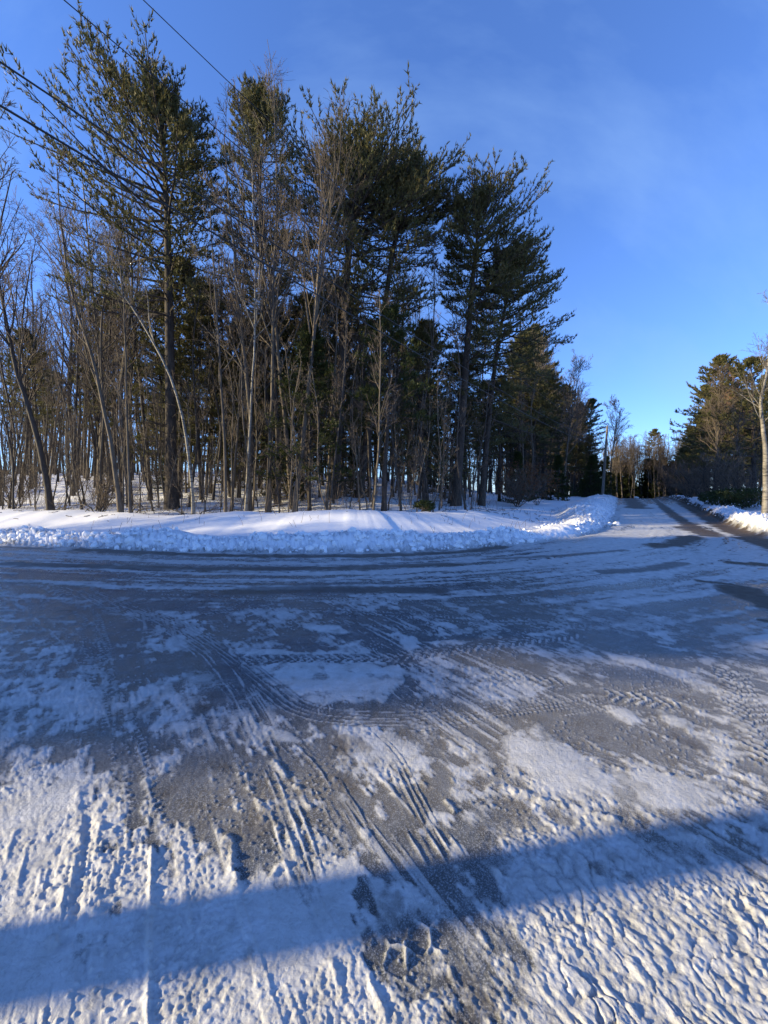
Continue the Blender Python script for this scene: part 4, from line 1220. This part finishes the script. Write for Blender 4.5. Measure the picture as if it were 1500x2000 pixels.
# the depth of the wood, where single trunks can no longer be told apart
def deep_wood(n, seed, pick, hfun, label):
    rng = np.random.default_rng(seed)
    P0 = []
    while len(P0) < n:
        x, y = pick(rng)
        if x is not None: P0.append((x, y))
    P0 = np.array(P0); z = terrain(P0[:, 0], P0[:, 1]) - .3
    h = np.array([hfun(x, y) for x, y in P0]) * rng.uniform(.7, 1.05, n); K = 5
    d = unit(np.stack([rng.normal(size=n) * .05, rng.normal(size=n) * .05, np.ones(n)], 1)); pts = [np.column_stack([P0, z])]
    for j in range(K - 1):
        d = unit(d + rng.normal(size=d.shape) * .04); pts.append(pts[-1] + d * (h / (K - 1))[:, None])
    PT = np.stack(pts, 1); RD = rng.uniform(.06, .17, n)[:, None] * np.linspace(1, .3, K)[None]
    gq = Geo(); gq.add(*tubes(PT, RD, 4))
    B, BR = sprout(rng, PT, RD, 12, (.12, .98), (.75, 1.3), (30, 80), 3, .25, .12, .35, .02, lfun=lambda t: 2.6 - 1.2 * t); gq.add(*tubes(B, np.minimum(BR, .05), 3), 1)
    C, CR = sprout(rng, B, BR, 5, (.1, .98), (.35, .75), (25, 60), 2, .12, .15, .6, .028); gq.add(*tubes(C, CR, 3), 1)
    TRIS[0] += gq.tris()
    tag(link('deep_wood', gq.mesh('deep_wood', [M['dark_bark'], M['twig']])), label, 'wood', kind='stuff')
def pick_a(rng):
    Y = rng.uniform(46, 88); X = rng.uniform(-1.1 * Y, .62 * Y)
    return (X, Y) if sgn(X, Y) > 9 else (None, None)
deep_wood(330, 411, pick_a, lambda x, y: 15 if x < 0 else 12.5, 'mass of far trunks and twigs deep behind the front trees')
def pick_b(rng):
    if rng.random() < .72:
        Y = rng.uniform(106, 122); return (Y * rng.uniform(.57, .84), Y)
    Y = rng.uniform(40, 110); X = float(np.interp(Y, REDGE[:, 1], REDGE[:, 0])) + rng.uniform(10, 34); return X, Y
def pick_c(rng):
    Y = rng.uniform(66, 103); return float(np.interp(Y, EDGE[:, 1], EDGE[:, 0])) - rng.uniform(4.5, 24), Y
deep_wood(110, 413, pick_c, lambda x, y: 12.5, 'mass of far trunks left of the far road beyond the pole')
deep_wood(270, 412, pick_b, lambda x, y: 17.5 if y > 105 else 9.5, 'mass of far trunks closing the end and right side of the road')

# dry weeds through the snow
rng = np.random.default_rng(501)
n = 230
xs = np.concatenate([rng.uniform(-12, 12, 120), rng.uniform(3, 16, 110)]); ys = np.concatenate([rng.uniform(13, 17, 120), rng.uniform(15, 27, 110)])
ok = np.array([1.8 < sgn(a, b) < 9 for a, b in zip(xs, ys)]); xs, ys = xs[ok], ys[ok]
z = terrain(xs, ys) - .03; h = rng.uniform(.12, .45, len(xs)); K = 4
d = unit(np.stack([rng.normal(size=len(xs)) * .25, rng.normal(size=len(xs)) * .25, np.ones(len(xs))], 1)); pts = [np.column_stack([xs, ys, z])]
for j in range(K - 1):
    d = unit(d + rng.normal(size=d.shape) * .12); pts.append(pts[-1] + d * (h / (K - 1))[:, None])
gq = Geo(); gq.add(*tubes(np.stack(pts, 1), np.full((len(xs), K), .006), 3))
tag(link('dry_weeds', gq.mesh('dry_weeds', [M['weed']])), 'thin dry weed stalks sticking out of the open snow', 'weeds', kind='stuff')

# twigs and bark bits fallen on the snow under the trees
rng = np.random.default_rng(515); n = 700
xs = rng.uniform(-20, 18, n); ys = rng.uniform(14.5, 27, n)
ok = np.array([3.0 < sgn(a, b) < 13 for a, b in zip(xs, ys)]) & (rng.random(n) < sstep(14, 20, ys) * .8 + .2); xs, ys = xs[ok], ys[ok]
az = rng.uniform(0, 2 * PI, len(xs)); L_ = rng.uniform(.05, .35, len(xs))
P0 = np.column_stack([xs, ys, terrain(xs, ys) + .02]); x1 = xs + np.cos(az) * L_; y1 = ys + np.sin(az) * L_
P1 = np.column_stack([x1, y1, terrain(x1, y1) + rng.uniform(.01, .10, len(xs))]); Pm = (P0 + P1) / 2 + rng.normal(size=P0.shape) * .02
gq = Geo(); gq.add(*tubes(np.stack([P0, Pm, P1], 1), np.broadcast_to(rng.uniform(.006, .016, (len(xs), 1)), (len(xs), 3)), 4))
tag(link('twig_litter', gq.mesh('twig_litter', [M['dark_bark']])), 'twigs and bark bits scattered on the snow under the trees', 'litter', kind='stuff')

# broken snow clods on the ploughed banks
def clods(label, pts, smin, smax, seed):
    rng = np.random.default_rng(seed)
    n = len(pts)
    t = (1 + 5 ** .5) / 2
    ico = unit(np.array([(-1, t, 0), (1, t, 0), (-1, -t, 0), (1, -t, 0), (0, -1, t), (0, 1, t), (0, -1, -t), (0, 1, -t), (t, 0, -1), (t, 0, 1), (-t, 0, -1), (-t, 0, 1)], float))
    fc = np.array([(0, 11, 5), (0, 5, 1), (0, 1, 7), (0, 7, 10), (0, 10, 11), (1, 5, 9), (5, 11, 4), (11, 10, 2), (10, 7, 6), (7, 1, 8), (3, 9, 4), (3, 4, 2), (3, 2, 6), (3, 6, 8), (3, 8, 9), (4, 9, 5), (2, 4, 11), (6, 2, 10), (8, 6, 7), (9, 8, 1)])
    S = (smin + (smax - smin) * rng.random(n) ** 6)[:, None, None] * rng.uniform(.6, 1.3, (n, 1, 3))
    V = ico[None] * rng.uniform(.7, 1.25, (n, 12, 1)) * S
    V = V + pts[:, None, :]
    F = fc[None] + (np.arange(n) * 12)[:, None, None]
    gq = Geo(); gq.add(V.reshape(-1, 3), F.reshape(-1, 3))
    TRIS[0] += gq.tris()
    me = gq.mesh('snow_clods', [M['snow']], False)
    tag(link('snow_clods', me), label, 'snow clods', kind='stuff')
m_, nt_, b_ = nodemat('clod_snow'); b_.inputs['Roughness'].default_value = .8
gp_ = N(nt_, 'ShaderNodeNewGeometry'); nn_ = noise(nt_, gp_.outputs['Position'], 9, 4, .6)
nt_.links.new(mixc(nt_, maprange(nt_, nn_, .55, .75, 0, .7), (.84, .85, .87), (.55, .53, .49)), b_.inputs['Base Color'])
M['snow'] = m_
def along_line(line, n, off, seed, imin, imax):
    rng = np.random.default_rng(seed)
    L = np.concatenate([[0], np.cumsum(np.hypot(*np.diff(line, axis=0).T))])
    x = np.interp(imin, line[:, 0], L); x2 = np.interp(imax, line[:, 0], L)
    a = rng.uniform(x, x2, n)
    px = np.interp(a, L, line[:, 0]); py = np.interp(a, L, line[:, 1])
    e = 0.1
    tx = np.interp(a + e, L, line[:, 0]) - px; ty = np.interp(a + e, L, line[:, 1]) - py
    l = np.hypot(tx, ty); o = off(rng, n, px)
    X = px - ty / l * o; Y = py + tx / l * o
    return np.column_stack([X, Y, terrain(X, Y) + .02])
clods('lumps of broken snow along the far ploughed bank', along_line(EDGE, 2600, lambda r, n, px: r.uniform(.0, 1.1, n), 601, -22, 6), .012, .13, 1)
clods('lumps of broken snow on the high mound by the far road', along_line(EDGE, 1500, lambda r, n, px: r.uniform(.1, 2.6, n), 602, 8, 30), .02, .11, 2)
clods('lumps of broken snow on the right-hand bank', along_line(REDGE, 1300, lambda r, n, px: -r.uniform(.6, 2.3, n), 603, 13, 45), .02, .12, 3)
# one stray lump on the crest of the road, another beside the mound
for (px, py, Y, r_, lab) in ((1243, 970, 62, .30, 'single lump of snow lying on the crest of the far road'), (1204, 1029, 19.5, .17, 'snow block fallen from the mound onto the road edge'), (1190, 1031, 19.6, .12, 'smaller snow block next to the one fallen from the mound')):
    q = at(px, py, Y); me = None
    rng = np.random.default_rng(int(px))
    bm_pts = unit(rng.normal(size=(60, 3)))
    import bmesh
    bm = bmesh.new(); bmesh.ops.create_icosphere(bm, subdivisions=3, radius=r_)
    for v in bm.verts:
        k_ = .75 + .6 * float(vn(np.array([v.co.x * 2.5 / r_ + px]), np.array([v.co.y * 2.5 / r_ + v.co.z * 2 / r_]), 5)[0])
        v.co *= k_; v.co.z *= .75
    me = bpy.data.meshes.new('snow_lump'); bm.to_mesh(me); bm.free(); me.materials.append(M['snow'])
    tag(link('snow_lump', me, None, (q[0], Y, tz(q[0], Y) + r_ * .45)), lab, 'snow lump')
# name each tree of the first rows by its place among the landmarks
MARKS = [(-90, None), (100, 'the dark leaning tree'), (237, 'the curving grey tree'), (335, 'the tallest pine'), (378, 'the leaning birch'), (478, 'the white birch'),
         (524, 'the tall grey tree'), (575, 'the forked tree'), (604, 'the young hemlock'), (652, 'the broad dark pine'), (750, 'the thin straight pine'), (890, 'the airy pine'), (940, 'the dark drooping pine'), (1100, None)]
ORD = 'first second third fourth fifth sixth seventh eighth ninth tenth eleventh twelfth thirteenth fourteenth fifteenth sixteenth seventeenth eighteenth nineteenth twentieth twenty-first twenty-second twenty-third twenty-fourth twenty-fifth twenty-sixth twenty-seventh twenty-eighth twenty-ninth thirtieth'.split()
BAND = [(0, 18.6, 'at the very edge of the snow'), (18.6, 20.6, 'in the front row'), (20.6, 23, 'in the second row'), (23, 26, 'in the third row'), (26, 30, 'in the fourth row'), (30, 36, 'farther back'), (36, 45, 'deep in the wood'), (45, 70, 'at the back of the wood')]
for i in range(len(MARKS) - 1):
    for lo, hi, ph in BAND:
        for lab, kd in ((LB, 'bare tree'), (LP, 'pine'), (LS, 'sapling')):
            L_ = sorted([r for r in ROWS if MARKS[i][0] <= r[0] < MARKS[i + 1][0] and lo <= r[1] < hi and r[3] == lab], key=lambda r: r[0])
            if MARKS[i][1] is None: L_ = L_[::-1]
            for k_, r in enumerate(L_[:30]):
                ref = ('right of ' + MARKS[i][1]) if MARKS[i][1] else ('left of ' + MARKS[i + 1][1])
                r[2]['label'] = '%s %s %s, %s' % (ORD[k_], kd, ref, ph)
def number(group, fmt, reverse=False, bands=((0, 999, ''),)):
    for lo, hi, ph in bands:
        L_ = sorted([r for r in STRIPS.get(group, []) if lo <= r[1] < hi], key=lambda r: -r[0] if reverse else r[0])
        for k_, r in enumerate(L_[:30]): r[2]['label'] = fmt % (ORD[k_], ph)
bl = ((0, 45, 'near end'), (45, 62, 'middle'), (62, 120, 'far end'))
number('bare trees left of the far road', '%s bare tree left of the grey pole, %s of the roadside strip', True, bl)
number('pines left of the far road', '%s dark pine left of the grey pole, %s of the roadside strip', True, bl)
number('bare trees right of the road', '%s bare tree from the road, %s of the right-hand wood', False, bl)
number('pines right of the road', '%s dark pine from the road, %s of the right-hand wood', False, bl)
number('bare trees closing the far end of the road', '%s slim tree from the left closing the far end of the road, %s row', False, ((0, 103.5, 'front'), (103.5, 200, 'back')))
number('evergreens by the far road', '%s evergreen from the left, close to the far road behind the pole%s')
number('young evergreens under the wood', '%s low evergreen from the left, at the foot of the taller trees%s')
number('evergreens closing the far end of the road', '%s low evergreen from the left at the far end of the road, %s row', False, ((0, 109, 'front'), (109, 200, 'back')))
_tri = sum(sum(len(p_.vertices) - 2 for p_ in me_.polygons) for me_ in bpy.data.meshes if len(me_.vertices) < 1000) if False else 0
print('MESH QUADS/TRIS', sum(int(len(me_.loops) - 2 * len(me_.polygons)) for me_ in bpy.data.meshes))
print('TRIS in trees', TRIS[0], COUNT)
